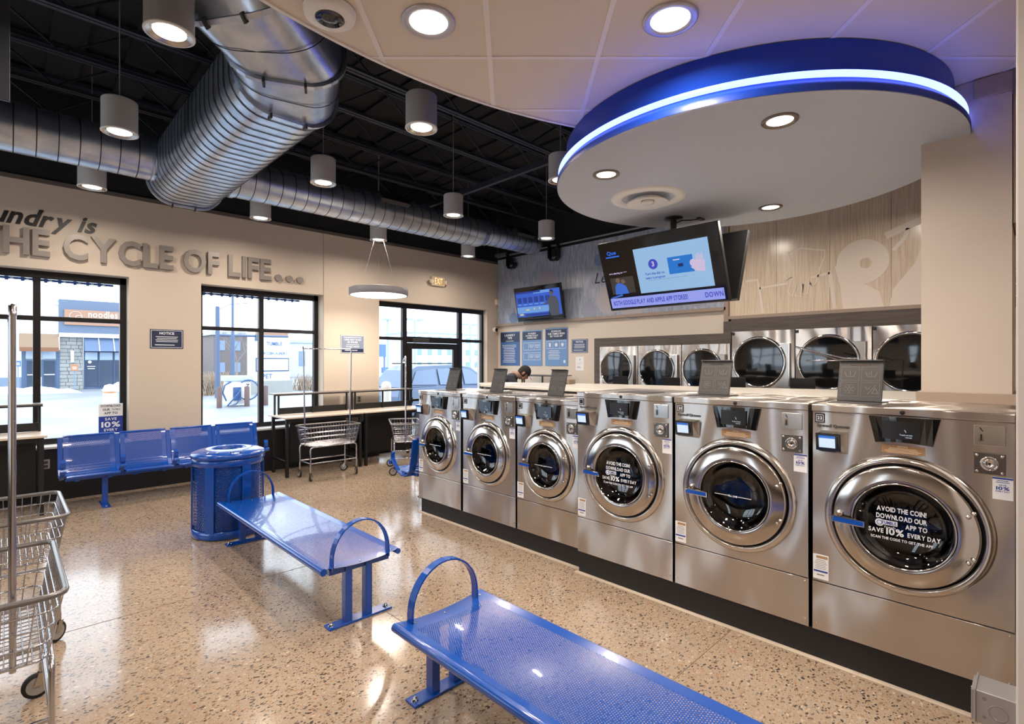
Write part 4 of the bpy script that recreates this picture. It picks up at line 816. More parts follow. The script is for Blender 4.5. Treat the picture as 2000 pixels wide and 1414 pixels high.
    mb = MB(o); mb.quad((sx0, yb_-.001, z0+.017), (sx1, yb_-.001, z0+.017), (sx1, ya-.001, z1-.012), (sx0, ya-.001, z1-.012)); P('reader_screen', mb, em('reader_white', (205, 222, 240), 1.1), r)
    mb = MB(o); mb.quad((sx0, ya, z1-.026), (sx1, ya, z1-.026), (sx1, ya-.003, z1-.011), (sx0, ya-.003, z1-.011)); P('reader_header', mb, em('reader_blue', (60, 120, 215), .9), r)
    mb = MB(o); mb.box(sx1+.008, sx1+.011, ya-.001, ya+.006, z0+.02, z1-.018); mb.box(a+.01, b-.05, -.058, -.045, z0-.006, z0+.001); P('reader_slot', mb, CHROME, r)
    # coin drawer and lock
    x0, x1 = h-.15, h-.034; zz1 = cap-.018; s = .95 if small else 1.0
    mb = MB(o); mb.box(x0, x1, -.006, 0, zz1-.1*s, zz1); P('coin_plate', mb, mat('bright_plate', (215, 212, 208), .2, 1), r, bev=.002)
    mb = MB(o); mb.box(x0+.024, x0+.031, -.008, -.006, zz1-.075*s, zz1-.045*s); mb.strap([(x0+.022, -.0075, zz1-.012), (x0+.034, -.0075, zz1-.03)], (0, .002, 0), .004); P('coin_slot', mb, BLACKS, r)
    mb = MB(o); mb.box(x0+.018, x0+.037, -.0072, -.006, zz1-.08*s, zz1-.035*s); P('slot_bezel', mb, CHROME, r)
    l1 = zz1-.135*s; mb = MB(o); mb.box(x0, x1, -.008, 0, l1-.105*s, l1); P('lock_plate', mb, mat('grey_plate', (120, 116, 112), .3, 1), r, bev=.002)
    lc = ((x0+x1)/2, -.008, l1-.052*s); mb = MB(o); mb.lathe(lc, (0, -1, 0), [(.036, 0), (.036, .008), (.030, .012), (.027, .006), (.024, .006), (.022, .012), (.014, .013), (.012, .008), (.0001, .008)], 32); P('coin_lock', mb, CHROME, r)
    mb = MB(o); mb.lathe((lc[0], -.0165, lc[2]), (0, -1, 0), [(.006, 0), (.005, .001), (.0001, .001)], 12); P('keyhole', mb, BLACKS, r)
    mb = MB(o); [mb.lathe((xx, -.008, zz), (0, -1, 0), [(.008, 0), (.007, .005), (.0001, .006)], 12) for xx in (x0+.012, x1-.012) for zz in (l1-.014, l1-.093*s)]; PP('plate_bolt', mb, CHROME, r)
    if disc:
        dx0, dx1, dz1 = h-.082, h-.008, l1-.114*s; mb = MB(o); mb.box(dx0, dx1, -.002, 0, dz1-.108, dz1); P('discount_sticker', mb, STICK, r)
        dc = (dx0+dx1)/2; y = -.0028; mb = MB(o); mb.quad((dx0, y, dz1-.009), (dx1, y, dz1-.009), (dx1, y, dz1-.001), (dx0, y, dz1-.001)); T(mb, 'SAVE', (dc, y, dz1-.041), UX, UZ, .007, 'c'); T(mb, '10%', (dc, y, dz1-.06), UX, UZ, .015, 'c', width=.048); T(mb, 'EVERY DAY', (dc, y, dz1-.071), UX, UZ, .006, 'c'); lines(mb, (dc, y, dz1-.012), UX, UZ, .055, .016, 2); P('sticker_print', mb, INK, r)
    # service tag by the seam
    mb = MB(o); t0, t1 = tagz; tx0, tx1 = -h+.003, -h+.085; mb.box(tx0, tx1, -.002, 0, t0, t1); P('service_tag', mb, STICK, r)
    tcx = (tx0+tx1)/2; mb = MB(o); y = -.0028; mb.quad((tx0+.004, y, t0+.042), (tx1-.004, y, t0+.042), (tx1-.004, y, t0+.052), (tx0+.004, y, t0+.052)); P('tag_stripe', mb, INK, r)
    mb = MB(o); mb.quad((tx0+.018, y, t1-.022), (tx1-.004, y, t1-.022), (tx1-.004, y, t1-.006), (tx0+.018, y, t1-.006)); P('tag_header', mb, ORANGE, r)
    mb = MB(o); lines(mb, (tcx, y, t1-.027), UX, UZ, .066, .06, 6, t=.25); P('tag_print', mb, GREYL, r); mb = MB(o); lines(mb, (tcx, y, t0+.036), UX, UZ, .05, .02, 1, t=.3); P('tag_footer', mb, GREYL, r)
    # print on the glass
    y = -.052
    if door_text:
        s_ = k; mb = MB(o); rows = (('AVOID THE COIN!', .072, .024, .215), ('DOWNLOAD OUR', .032, .024, .22), ('SAVE   10%   EVERY DAY', -.048, .022, .30), ('SCAN THE CODE TO GET THE APP', -.080, .013, .27))
        for t, dz, hh, ww in rows:
            if t[:4] == 'SAVE': T(mb, 'SAVE', (-.145*s_, y, rz_+dz*s_), UX, UZ, hh*s_, 'l', width=.068*s_); T(mb, '10%', (-.065*s_, y, rz_+(dz-.003)*s_), UX, UZ, .034*s_, 'l', width=.078*s_); T(mb, 'EVERY DAY', (.028*s_, y, rz_+dz*s_), UX, UZ, hh*s_, 'l', width=.137*s_)
            else: T(mb, t, (0, y, rz_+dz*s_), UX, UZ, hh*s_, 'c', width=ww*s_)
        T(mb, 'APP TO', (.065*s_, y, rz_-.007*s_), UX, UZ, .023*s_, 'c', width=.092*s_); mb.box((-.092)*s_, (-.015)*s_, y, y+.0005, rz_-.002*s_, rz_+.023*s_); mb.lathe(((-.095)*s_, y+.0005, rz_+.006*s_), (0, -1, 0), [(.02*s_, 0), (.0001, .0002)], 20); T(mb, 'fresh', (-.05*s_, y, rz_-.019*s_), UX, UZ, .013*s_, 'c', 0, width=.05*s_, shear=.2); P('door_print', mb, PRW, r, label='white print asking to download the app')
        mb = MB(o); T(mb, 'TUMBLE', (-.053*s_, y-.0008, rz_+.003*s_), UX, UZ, .015*s_, 'c', width=.066*s_); mb.lathe(((-.095)*s_, y-.0006, rz_+.006*s_), (0, -1, 0), [(.013*s_, 0), (.01*s_, .0001)], 20); P('door_logo', mb, INK, r)
    else:
        mb = MB(o); q(mb, -.12*k, -.035*k, rz_-.002, rz_+.002, y); q(mb, .035*k, .12*k, rz_-.002, rz_+.002, y); T(mb, 'FILL LINE', (0, y, rz_-.006), UX, UZ, .011*k, 'c', width=.062*k); P('fill_line', mb, PRW, r)
    # detergent hatch and upright lid
    lx = .0 if lid is None else lid; lw = .235 if not small else .20; zz = zt
    mb = MB(o); mb.box(lx-lw/2-.01, lx+lw/2+.01, .14, .44, zz-.01, zz+.006); P('detergent_tray', mb, GREYD, r, bev=.003)
    if lid is not None:
        hl = .262; mb = MB(o); yb, yt = .30, .375; v = Vector((0, yt-yb, hl)).normalized(); u = Vector((1, 0, 0)); n = u.cross(v); base = Vector((lx, yb, zz+.006))
        mb.obox(base+v*hl/2, u*lw/2, v*hl/2, n*.007); mb.obox(base+v*(hl-.004)-n*-.012, u*lw/2, v*.004, n*.014); P('detergent_lid', mb, GREYD, r, bev=.003)
        f = -n if n.y > 0 else n
        def q2(mbx, a0, a1, b0, b1, e=.0085): mbx.add([base+u*a0+v*b0+f*e, base+u*a1+v*b0+f*e, base+u*a1+v*b1+f*e, base+u*a0+v*b1+f*e], [(0, 1, 2, 3)])
        mb = MB(o); q2(mb, -lw*.22, lw*.22, hl*.875, hl*.905); P('lid_slot', mb, BLACKS if small else CHROME, r)
        mb = MB(o); m1 = lw/2-.014; t = .0018
        for a0, a1, b0, b1 in ((-m1, -.006, hl*.5, hl*.84), (.006, m1, hl*.5, hl*.84), (-m1, -.006, hl*.12, hl*.46), (.006, m1, hl*.12, hl*.46)):
            q2(mb, a0, a1, b0, b0+t); q2(mb, a0, a1, b1-t, b1); q2(mb, a0, a0+t, b0, b1); q2(mb, a1-t, a1, b0, b1)
        def seg(pts, tt=.0035):
            for i in range(len(pts)-1):
                p0 = base+u*pts[i][0]+v*pts[i][1]+f*.0088; p1 = base+u*pts[i+1][0]+v*pts[i+1][1]+f*.0088; d_ = (p1-p0).normalized(); s_ = d_.cross(f)*tt/2
                mb.add([p0-s_, p1-s_, p1+s_, p0+s_], [(0, 1, 2, 3)])
        for cx in (-m1*.52, m1*.55):
            seg([(cx-.03, hl*.72), (cx-.02, hl*.6), (cx+.02, hl*.6), (cx+.03, hl*.72)]); seg([(cx, hl*.63), (cx, hl*.74)])
        seg([(m1*.55-.012, hl*.63), (m1*.55-.012, hl*.70)])
        cx, cz = -m1*.52, hl*.29
        for a in range(6): ax_, az_ = cx+.018*math.cos(a*PI/3), cz+.018*math.sin(a*PI/3); seg([(ax_+.012*math.cos(t_*PI/4), az_+.012*math.sin(t_*PI/4)) for t_ in range(9)], .002)
        seg([(m1*.3, hl*.36), (m1*.36, hl*.3), (m1*.48, hl*.3), (m1*.54, hl*.36)]); seg([(m1*.62, hl*.2), (m1*.78, hl*.33), (m1*.94, hl*.2), (m1*.62, hl*.2)]); seg([(m1*.4, hl*.17), (m1*.8, hl*.4)])
        P('lid_emblem', mb, GREYL, r)
    return r
XF = 3.47
washer('washing_machine', 'large steel washer number 22, nearest the right edge, with app print on the door', XF, .532, .876, .182, 1.53, .90, .375, '22', True, lid=-.265, brand=True)
washer('washing_machine', 'large steel washer number 21 with a fill line on its dark door', XF, 1.427, .872, .182, 1.53, .90, .375, '21', None, lid=-.29)
washer('washing_machine', 'large steel washer with app print, left of number 21', XF, 2.318, .872, .182, 1.53, .90, .375, '', True)
XS = 3.52
washer('washing_machine', 'smaller steel washer touching the row of large ones', XS, 3.147, .765, .178, 1.445, .845, .33, '', None, lid=-.16, small=True, brand=False)
washer('washing_machine', 'smaller steel washer, middle of the three smaller ones', XS, 3.952, .80, .178, 1.445, .845, .33, '', None, lid=-.2, small=True, brand=False)
washer('washing_machine', 'smaller steel washer at the window end of the row', XS, 4.785, .79, .178, 1.445, .845, .33, '', None, lid=-.17, small=True, brand=False)
mb = MB(); mb.box(3.495, 4.26, .06, 2.76, 0, .18); tag(P('washer_plinth', mb, PLINTH), 'black plinth under the three large washers', 'plinth', 'black plinths under the washer row')
mb = MB(); mb.box(3.56, 4.26, 2.765, 5.185, 0, .176); tag(P('washer_plinth', mb, PLINTH), 'black plinth under the three smaller washers', 'plinth', 'black plinths under the washer row')
PALEC = mat('pale_caulk', (206, 190, 172), .5)
mb = MB(); mb.box(3.455, 3.495, .06, 2.78, .0005, .006); mb.box(3.52, 3.56, 2.78, 5.2, .0005, .006); S('trim_8', mb, PALEC)
# bulkhead top between the rows
led = [(4.33, 5.0), (4.30, 4.6), (4.29, 3.4), (4.46, 2.7), (4.62, 2.2), (4.6, .62), (6.25, .62), (6.05, 1.5), (5.77, 2.4), (5.52, 3.9), (5.25, 4.7), (4.98, 5.25), (4.6, 5.35)]
r = E('service_ledge', 'long pale ledge with curved back running behind the washer row', 'ledge', (5, 3, 0)); o = (-5, -3, 0)
mb = MB(o); mb.prism(led, FXY, 1.468, 1.50); P('ledge_top', mb, mat('pale_ledge', (226, 220, 210), .25), r, bev=.004)
ins = [(5+(x-5)*.94, 3+(y-3)*.97) for x, y in led]; mb = MB(o); mb.prism(ins, FXY, 0, 1.467); P('ledge_base', mb, LAMD, r)
# lids of the machines facing the dryers
for i, (y, z) in enumerate(((4.16, 1.58), (3.385, 1.58), (2.56, 1.60), (1.83, 1.605))):
    r = E('rear_washer', 'black upright lid of a washer facing the dryers, %s from the posters' % ORD[i], 'washing machine', (6.62, y, 0), PI/2, 'washers of the far row')
    mb = MB(); mb.box(-.33, .33, .0, .5, .18, 1.40); P('body', mb, STEEL, r, bev=.01)
    mb = MB(); mb.box(-.34, .34, -.01, .5, 1.40, 1.43); P('top_cap', mb, STEEL, r, bev=.004)
    mb = MB(); mb.obox((0, .42, 1.43+(z-1.43)/2), (.125, 0, 0), (0, .007, 0), (0, .01, (z-1.43)/2)); P('detergent_lid', mb, BLACKS, r, bev=.003)
    mb = MB(); mb.lathe((0, -.001, .85), (0, -1, 0), [(.28, 0), (.27, .03), (.2, .04), (.17, .03)], 40); P('door_surround', mb, CHROME, r)
    mb = MB(); mb.lathe((0, -.001, .85), (0, -1, 0), [(.17, .03), (.0001, .02)], 32); P('door_glass', mb, BLACKG, r)
# ================================================================== DRYERS
def dryer(lab, y0, y1, zt, cz, RR, num=False):
    W = y1-y0; yc = (y0+y1)/2; r = E('tumble_dryer', lab, 'dryer', (8.13, yc, 0), -PI/2, 'steel tumble dryers in the wall'); h = W/2-.003; cx = -.045
    mb = MB(); hole_panel(mb, -h, h, .95, zt, cx, cz, RR*.86, 0, 48); mb.box(-h, h, 0, .115, .1, .948); mb.box(-h, -h+.004, 0, .1, .95, zt); mb.box(h-.004, h, 0, .1, .95, zt); P('body', mb, STEEL, r)
    mb = MB(); mb.lathe((cx, 0, cz), (0, -1, 0), [(RR, 0), (RR, .02), (RR*.975, .032), (RR*.93, .034), (RR*.9, .02), (RR*.87, -.005)], 64); P('door_ring', mb, CHROME, r)
    mb = MB(); mb.lathe((cx, 0, cz), (0, -1, 0), [(RR*.9, .016), (RR*.83, .014)], 64); P('door_gasket', mb, BLACKS, r)
    mb = MB(); mb.lathe((cx, 0, cz), (0, -1, 0), [(RR*.88, .02), (RR*.5, .026), (.0001, .028)], 48); P('door_glass', mb, mat('dark_dryer_glass', (12, 13, 16), .06, 0, spec=.8), r)
    mb = MB(); a = cx+RR*.62; b = h-.05; mb.box(a, b, -.014, -.001, cz-RR*.95, cz+RR*.72); P('hinge_plate', mb, STEELS, r, bev=.003)
    mb = MB(); mb.box(b-.022, b-.006, -.05, -.014, cz-RR*.9, cz+RR*.7); P('door_handle', mb, CHROME, r, bev=.004)
    mb = MB(); [mb.lathe((cx+RR*.96*math.cos(t), -.03, cz+RR*.96*math.sin(t)), (0, -1, 0), [(.01, 0), (.008, .006), (.0001, .007)], 8) for t in [PI*2*k/8+.35 for k in range(8)]]; PP('ring_bolt', mb, CHROME, r)
    mb = MB(); mb.box(-h+.006, -h+.046, -.003, 0, zt-.055, zt-.012); P('number_plate', mb, BLACKS if num else STEELS, r)
    mb = MB(); [mb.lathe((x, 0, z), (0, -1, 0), [(.005, 0), (.0001, .004)], 8) for x in (-h+.02, h-.02) for z in (zt-.02, zt-.3, zt-.6)]; PP('screw', mb, CHROME, r)
    return r
for y0, y1, lab in ((5.088, 5.93, 'smaller dryer nearest the posters'), (4.249, 5.088, 'smaller dryer, middle of the three smaller ones'), (3.43, 4.249, 'smaller dryer, partly behind an upright lid, next to the large ones')):
    dryer(lab, y0, y1, 2.068, 1.65, .35)
for y0, y1, lab in ((2.498, 3.41, 'large dryer next to the smaller ones'), (1.569, 2.498, 'large dryer in the middle under the wood mural'), (.66, 1.569, 'large dryer partly hidden by the column')):
    dryer(lab, y0, y1, 2.25, 1.775, .39, True)
# cart rail seen before the dryers
mb = MB(); mb.tube([(6.9, 1.46, 1.82), (6.9, 1.6, 1.82), (6.9, 2.11, 1.965)], .010, 8); mb.tube([(6.9, 2.11, 1.965), (6.9, 2.10, 1.955), (6.9, 1.63, 1.79), (6.9, 1.62, 1.80), (6.9, 2.0, 1.797)], .009, 8); mb.cyl((6.9, 1.46, 1.83), (6.9, 1.46, .06), .012, 8)
mb.tube([(6.72, 1.2, .06), (7.08, 1.2, .06), (7.08, 1.72, .06), (6.72, 1.72, .06)], .014, 8, closed=True); mb.cyl((6.72, 1.46, .06), (7.08, 1.46, .06), .014, 8); [mb.box(a-.02, a+.02, b-.02, b+.02, 0, .06) for a in (6.72, 7.08) for b in (1.2, 1.72)]
o_ = P('garment_rail', mb, CHROMEW); tag(o_, 'pointed chrome garment rail in front of the large dryers', 'garment rail')
# ================================================================== BEAM SEATS
def seat_profile():
    pts = [(.0, .405), (-.012, .418), (-.005, .435), (.02, .44)]
    pts += [(.10, .428), (.22, .412), (.33, .405), (.38, .415), (.41, .45), (.43, .50)]; back = [(.445, .56), (.47, .68), (.495, .78), (.505, .85), (.52, .868), (.535, .86), (.535, .84)]
    return pts, back
def beam_bench(lab, loc, rz, n, grp):
    r = E('beam_seat_bench', lab, 'bench', loc, rz, grp); sp, bp = seat_profile(); pitch = .565; w_ = .51; Ltot = pitch*n
    mb = MB(); mb.box(0, Ltot-.05, .2, .26, .345, .395); P('beam', mb, BLUE, r, bev=.006)
    for x in (.38, Ltot-.43):
        mb = MB(); mb.box(x-.03, x+.03, .2, .26, .01, .345); P('post', mb, BLUE, r, bev=.004)
        mb = MB(); mb.box(x-.04, x+.04, .03, .43, 0, .012); P('base_plate', mb, BLUE, r, bev=.003)
        mb = MB(); [mb.lathe((x, y, .012), (0, 0, 1), [(.012, 0), (.01, .008), (.0001, .01)], 8) for y in (.07, .39)]; PP('anchor_bolt', mb, CHROME, r)
    for k in range(n):
        x0 = k*pitch; x1 = x0+w_
        def sheet(pts, a, b, mt, nm, close=False):
            mb = MB(); mb.loft([[(a, y, z) for y, z in pts], [(b, y, z) for y, z in pts]], closed=False, caps=False); P(nm, mb, mt, r)
        sheet(sp, x0+.05, x1-.05, PERF_XY, 'seat'); sheet(sp[-1:]+bp[:4], x0+.05, x1-.05, PERF_XZ, 'backrest')
        for a, b in ((x0, x0+.05), (x1-.05, x1)): sheet(sp+bp, a, b, BLUE, 'seat_edge')
        mb = MB(); mb.tube([(x0+.01, .012, .422), (x1-.01, .012, .422)], .018, 10); mb.tube([(x0+.005, .515, .855), (x1-.005, .515, .855)], .014, 10); PP('rolled_edge', mb, BLUE, r)
        mb = MB(); mb.box(x0+.08, x0+.12, .05, .4, .36, .40); mb.box(x1-.12, x1-.08, .05, .4, .36, .40); PP('seat_bracket', mb, BLUE, r)
    for k in range(n+1):
        x = k*pitch-.03
        mb = MB(); mb.strap([(x, .03, .63), (x, .005, .60), (x, .01, .55), (x, .06, .49), (x, .15, .41), (x, .25, .37), (x, .36, .39), (x, .425, .46), (x, .455, .6), (x, .50, .84)], (.05, 0, 0), .02); mb.cyl((x-.028, -.02, .50), (x+.028, -.02, .50), .026, 12); mb.cyl((x, -.01, .50), (x, .06, .49), .01, 8); P('arm_strap', mb, BLUE, r, bev=.004)
    return r
beam_bench('blue beam bench of four perforated seats below the windows', (.52, 7.97, 0), 0, 4, 'blue beam benches')
beam_bench('blue beam bench seen end on behind the washer at the window end', (5.78, 5.82, 0), PI, 4, 'blue beam benches')
# ================================================================== FLAT BENCHES
def flat_bench(lab, x0, x1, yn, yf, hz=.405):
    r = E('flat_bench', lab, 'bench', ((x0+x1)/2, (yn+yf)/2, 0), group='blue flat perforated benches'); o = (-(x0+x1)/2, -(yn+yf)/2, 0); W = x1-x0
    def prof(a0, a1, n=16): return [(x0+W*(a0+(a1-a0)*i/n), hz+.028*((2*(a0+(a1-a0)*i/n)-1)**2)-.006) for i in range(n+1)]
    def sheet(a0, a1, ya, yb, m_, nm):
        p = prof(a0, a1); mb = MB(o); mb.loft([[(x, ya, z) for x, z in p], [(x, yb, z) for x, z in p]], closed=False, caps=False); P(nm, mb, m_, r)
    sheet(.09, .92, yn+.1, yf-.1, PERF_XY, 'seat')
    for a0, a1, ya, yb in ((.0, 1., yf-.1, yf), (0, 1, yn, yn+.1), (0, .09, yn+.1, yf-.1), (.92, 1, yn+.1, yf-.1)): sheet(a0, a1, ya, yb, BLUE, 'seat_border')
    for xx, rr in ((x0, .024), (x1, .020)):
        mb = MB(o); mb.tube([(xx, yn, hz), (xx, yf, hz)], rr, 14); P('rolled_edge', mb, BLUE, r)
    mb = MB(o); [mb.box(x0+W*.1, x1-W*.1, y-.02, y+.02, hz-.05, hz-.012) for y in (yn+.06, yf-.06)]; PP('cross_bar', mb, BLUE, r)
    mb = MB(o); [mb.lathe((x0+W*a, y, hz+.028*(2*a-1)**2-.005), (0, 0, 1), [(.008, 0), (.006, .003), (.0001, .004)], 8) for a in (.16, .5, .93) for y in (yn+.045, yf-.045)]; PP('seat_bolt', mb, CHROME, r)
    for y in (yf-.055, yn+.055):
        xc = (x0+x1)/2
        for xx in (xc-.115, xc+.035): mb = MB(o); mb.box(xx, xx+.05, y-.03, y+.03, .012, hz-.012); P('leg', mb, BLUE, r, bev=.004)
        mb = MB(o); mb.box(xc-.235, xc+.235, y-.045, y+.045, 0, .014); P('foot_plate', mb, BLUE, r, bev=.003)
        mb = MB(o); [mb.lathe((xx, y, .014), (0, 0, 1), [(.022, 0), (.02, .003), (.012, .004), (.011, .016), (.0001, .018)], 6) for xx in (xc-.205, xc+.205)]; PP('anchor_bolt', mb, CHROME, r)
        yy = y+.02 if y > 0 and y == yf-.055 else y-.02; ax0, ax1 = x0+.07, x1-.07; cxm = (ax0+ax1)/2; rx = (ax1-ax0)/2
        mb = MB(o); mb.strap([(ax0, yy, hz-.02)]+[(cxm-rx*math.cos(t), yy, hz+.05+.235*math.sin(t)) for t in [PI*k/20 for k in range(21)]]+[(ax1, yy, hz-.02)], (0, .05, 0), .01); P('arm_hoop', mb, BLUE, r, bev=.002)
    return r
flat_bench('blue perforated flat bench in the foreground', 1.45, 2.03, .12, 2.35)
flat_bench('blue perforated flat bench farther back beside the litter bin', 1.49, 2.05, 3.28, 5.58)
# ================================================================== LITTER BIN
r = E('litter_bin', 'round blue perforated litter bin with domed lid and hole', 'litter bin', (1.69, 6.0, 0), R(-16)); RB = .335
mb = MB(); mb.lathe((0, 0, 0), (0, 0, 1), [(RB, .80), (RB+.012, .805), (RB+.014, .835), (RB, .85), (RB-.05, .868), (RB-.12, .880), (.165, .884), (.155, .876), (.152, .82)], 72); P('lid', mb, BLUE, r)
mb = MB(); mb.lathe((0, 0, 0), (0, 0, 1), [(RB-.01, .725), (RB, .73), (RB, .79), (RB-.01, .80)], 72); mb.lathe((0, 0, 0), (0, 0, 1), [(RB-.005, .01), (RB, .02), (RB, .08), (RB-.01, .085)], 72); PP('band', mb, BLUE, r)
for k in range(6):
    t0 = 2*PI*k/6; mb = MB(); n = 10; mb.loft([[((RB-.02)*math.cos(t0+PI/3*i/n), (RB-.02)*math.sin(t0+PI/3*i/n), z) for i in range(n+1)] for z in (.08, .73)], closed=False, caps=False); P('perforated_panel', mb, PERF_RZ, r)
    mb = MB(); mb.obox(((RB-.008)*math.cos(t0), (RB-.008)*math.sin(t0), .405), (-.045*math.sin(t0), .045*math.cos(t0), 0), (.008*math.cos(t0), .008*math.sin(t0), 0), (0, 0, .33)); P('upright_strip', mb, BLUE, r, bev=.004)
mb = MB(); mb.lathe((0, 0, 0), (0, 0, 1), [(RB-.05, .015), (RB-.05, .76)], 48); P('liner', mb, mat('dark_blue_liner', (14, 22, 48), .5), r)
mb = MB(); [mb.lathe(((RB-.03)*math.cos(t), (RB-.03)*math.sin(t), .872), (0, 0, 1), [(.012, 0), (.009, .008), (.0001, .01)], 8) for t in (-2.2, -1.9, -1.5, -1.2)]; PP('rivet', mb, CHROME, r)
# ================================================================== LAUNDRY CARTS
def cart(lab, loc, rz, bar=True, L=.86, W=.48, grp='chrome wire laundry carts', by=.02):
    r = E('laundry_cart', lab, 'laundry cart', loc, rz, grp); a, b = L/2, W/2; zb, zt = .52, .80
    def lp(x, y, z, rad, n=5):
        out = []
        for cx, cy, a0 in ((x-rad, -y+rad, -90), (x-rad, y-rad, 0), (-x+rad, y-rad, 90), (-x+rad, -y+rad, 180)):
            for i in range(n+1): t = R(a0+90*i/n); out.append((cx+rad*math.cos(t), cy+rad*math.sin(t), z))
        return out
    mb = MB(); mb.tube(lp(a, b, zt, .06), .0135, 8, closed=True); P('rim', mb, mat('grey_vinyl_rim', (120, 118, 118), .28, .6), r)
    mb = MB()
    for k in range(4): f = k/4; mb.tube(lp(a-.03*(1-f)*1.6-.012, b-.03*(1-f)*1.6-.012, zb+(zt-zb)*f, .05, 4), .0042 if k else .006, 6, closed=True)
    nx, ny = 17, 9
    for k in range(nx):
        x = -1+2*(k+.5)/nx
        for s_ in (-1, 1): mb.tube([(x*(a-.06), s_*(b-.055), zb), (x*(a-.02), s_*(b-.005), zt)], .0026, 4, caps=False)
    for k in range(ny):
        y = -1+2*(k+.5)/ny
        for s_ in (-1, 1): mb.tube([(s_*(a-.055), y*(b-.06), zb), (s_*(a-.005), y*(b-.02), zt)], .0026, 4, caps=False)
    P('wire_basket', mb, CHROMEW, r)
    mb = MB()
    for k in range(nx): x = -1+2*(k+.5)/nx; mb.tube([(x*(a-.06), -(b-.055), zb), (x*(a-.06), b-.055, zb)], .0026, 4, caps=False)
    for k in range(13): y = -1+2*(k+.5)/13; mb.tube([(-(a-.055), y*(b-.06), zb+.004), (a-.055, y*(b-.06), zb+.004)], .0026, 4, caps=False)
    P('wire_floor', mb, CHROMEW, r)
    lx, ly = a-.06, b-.045
    for sy in (-1, 1):
        mb = MB(); mb.tube([(-lx, sy*ly, .17), (-lx, sy*ly, zb-.06), (-lx+.012, sy*ly, zb-.03), (-lx+.045, sy*ly, zb-.015), (lx-.045, sy*ly, zb-.015), (lx-.012, sy*ly, zb-.03), (lx, sy*ly, zb-.06), (lx, sy*ly, .17)], .0125, 8); P('leg_frame', mb, CHROMEW, r)
    mb = MB(); [mb.cyl((-lx, sy*ly, .26), (lx, sy*ly, .26), .01, 8) for sy in (-1, 1)]; [mb.cyl((sx*lx, -ly, .26), (sx*lx, ly, .26), .01, 8) for sx in (-1, 1)]; PP('lower_rail', mb, CHROMEW, r)
    for sx in (-1, 1):
        for sy in (-1, 1):
            x, y = sx*lx, sy*ly; t = random.uniform(-.9, .9); dx, dy = math.sin(t), math.cos(t)
            mb = MB(); mb.cyl((x, y, .125), (x, y, .18), .014, 10); mb.strap([(x+dx*0-dy*.018, y+dx*.018, .13), (x+.02*dx-dy*.02, y+.02*dy+dx*.02, .065)], (dx*.03, dy*.03, 0), .004); mb.strap([(x+dy*.018, y-dx*.018, .13), (x+.02*dx+dy*.02, y+.02*dy-dx*.02, .065)], (dx*.03, dy*.03, 0), .004); P('caster_fork', mb, STEELS, r)
            cx, cy = x+.02*dx, y+.02*dy; ax = (dy, -dx, 0)
            mb = MB(); mb.lathe((cx-dy*.014, cy+dx*.014, .064), ax, [(.045, 0), (.063, .003), (.064, .014), (.063, .025), (.045, .028)], 24); w1 = P('caster_wheel', mb, RUBBER, r)
            mb = MB(); mb.lathe((cx-dy*.0145, cy+dx*.0145, .064), ax, [(.0001, 0), (.046, 0), (.046, .029), (.0001, .029)], 20, smooth=False); P('wheel_hub', mb, WHEELG, w1)
    if bar:
        for sx in (-1, 1): mb = MB(); mb.tube([(sx*(a-.07), by, .5), (sx*(a-.04), by, 2.0)], .0115, 8); mb.lathe((sx*(a-.04), by, 2.0), (0, 0, 1), [(.014, -.03), (.014, .01), (.0001, .02)], 10); P('hanger_pole', mb, CHROMEW, r)
        mb = MB(); mb.cyl((-(a-.04), by, 1.985), (a-.04, by, 1.985), .0095, 8); P('hanger_bar', mb, CHROMEW, r)
    return r
cart('chrome wire laundry cart with tall hanging bar before the folding tables', (3.63, 7.82, 0), 0)
cart('chrome wire laundry cart at the left edge, nearest the camera', (-.06, 3.35, 0), PI/2, L=.9, W=.5, by=-.085)
cart('chrome wire laundry cart at the left edge, farther one with no bar', (.045, 4.78, 0), PI/2, bar=False, L=.86, W=.5)
cart('chrome wire laundry cart partly behind the end washer, with pointed bar', (4.72, 7.35, 0), R(62), bar=False)
r = bpy.data.objects['laundry_cart.003']
mb = MB(); mb.tube([(-.36, .02, .5), (-.36, .02, 1.84), (-.345, .02, 1.865), (-.31, .02, 1.86), (.12, .02, 1.80), (.14, .02, 1.785), (.12, .02, 1.775), (-.35, .02, 1.77)], .0125, 8); P('hanger_bar', mb, CHROMEW, r)
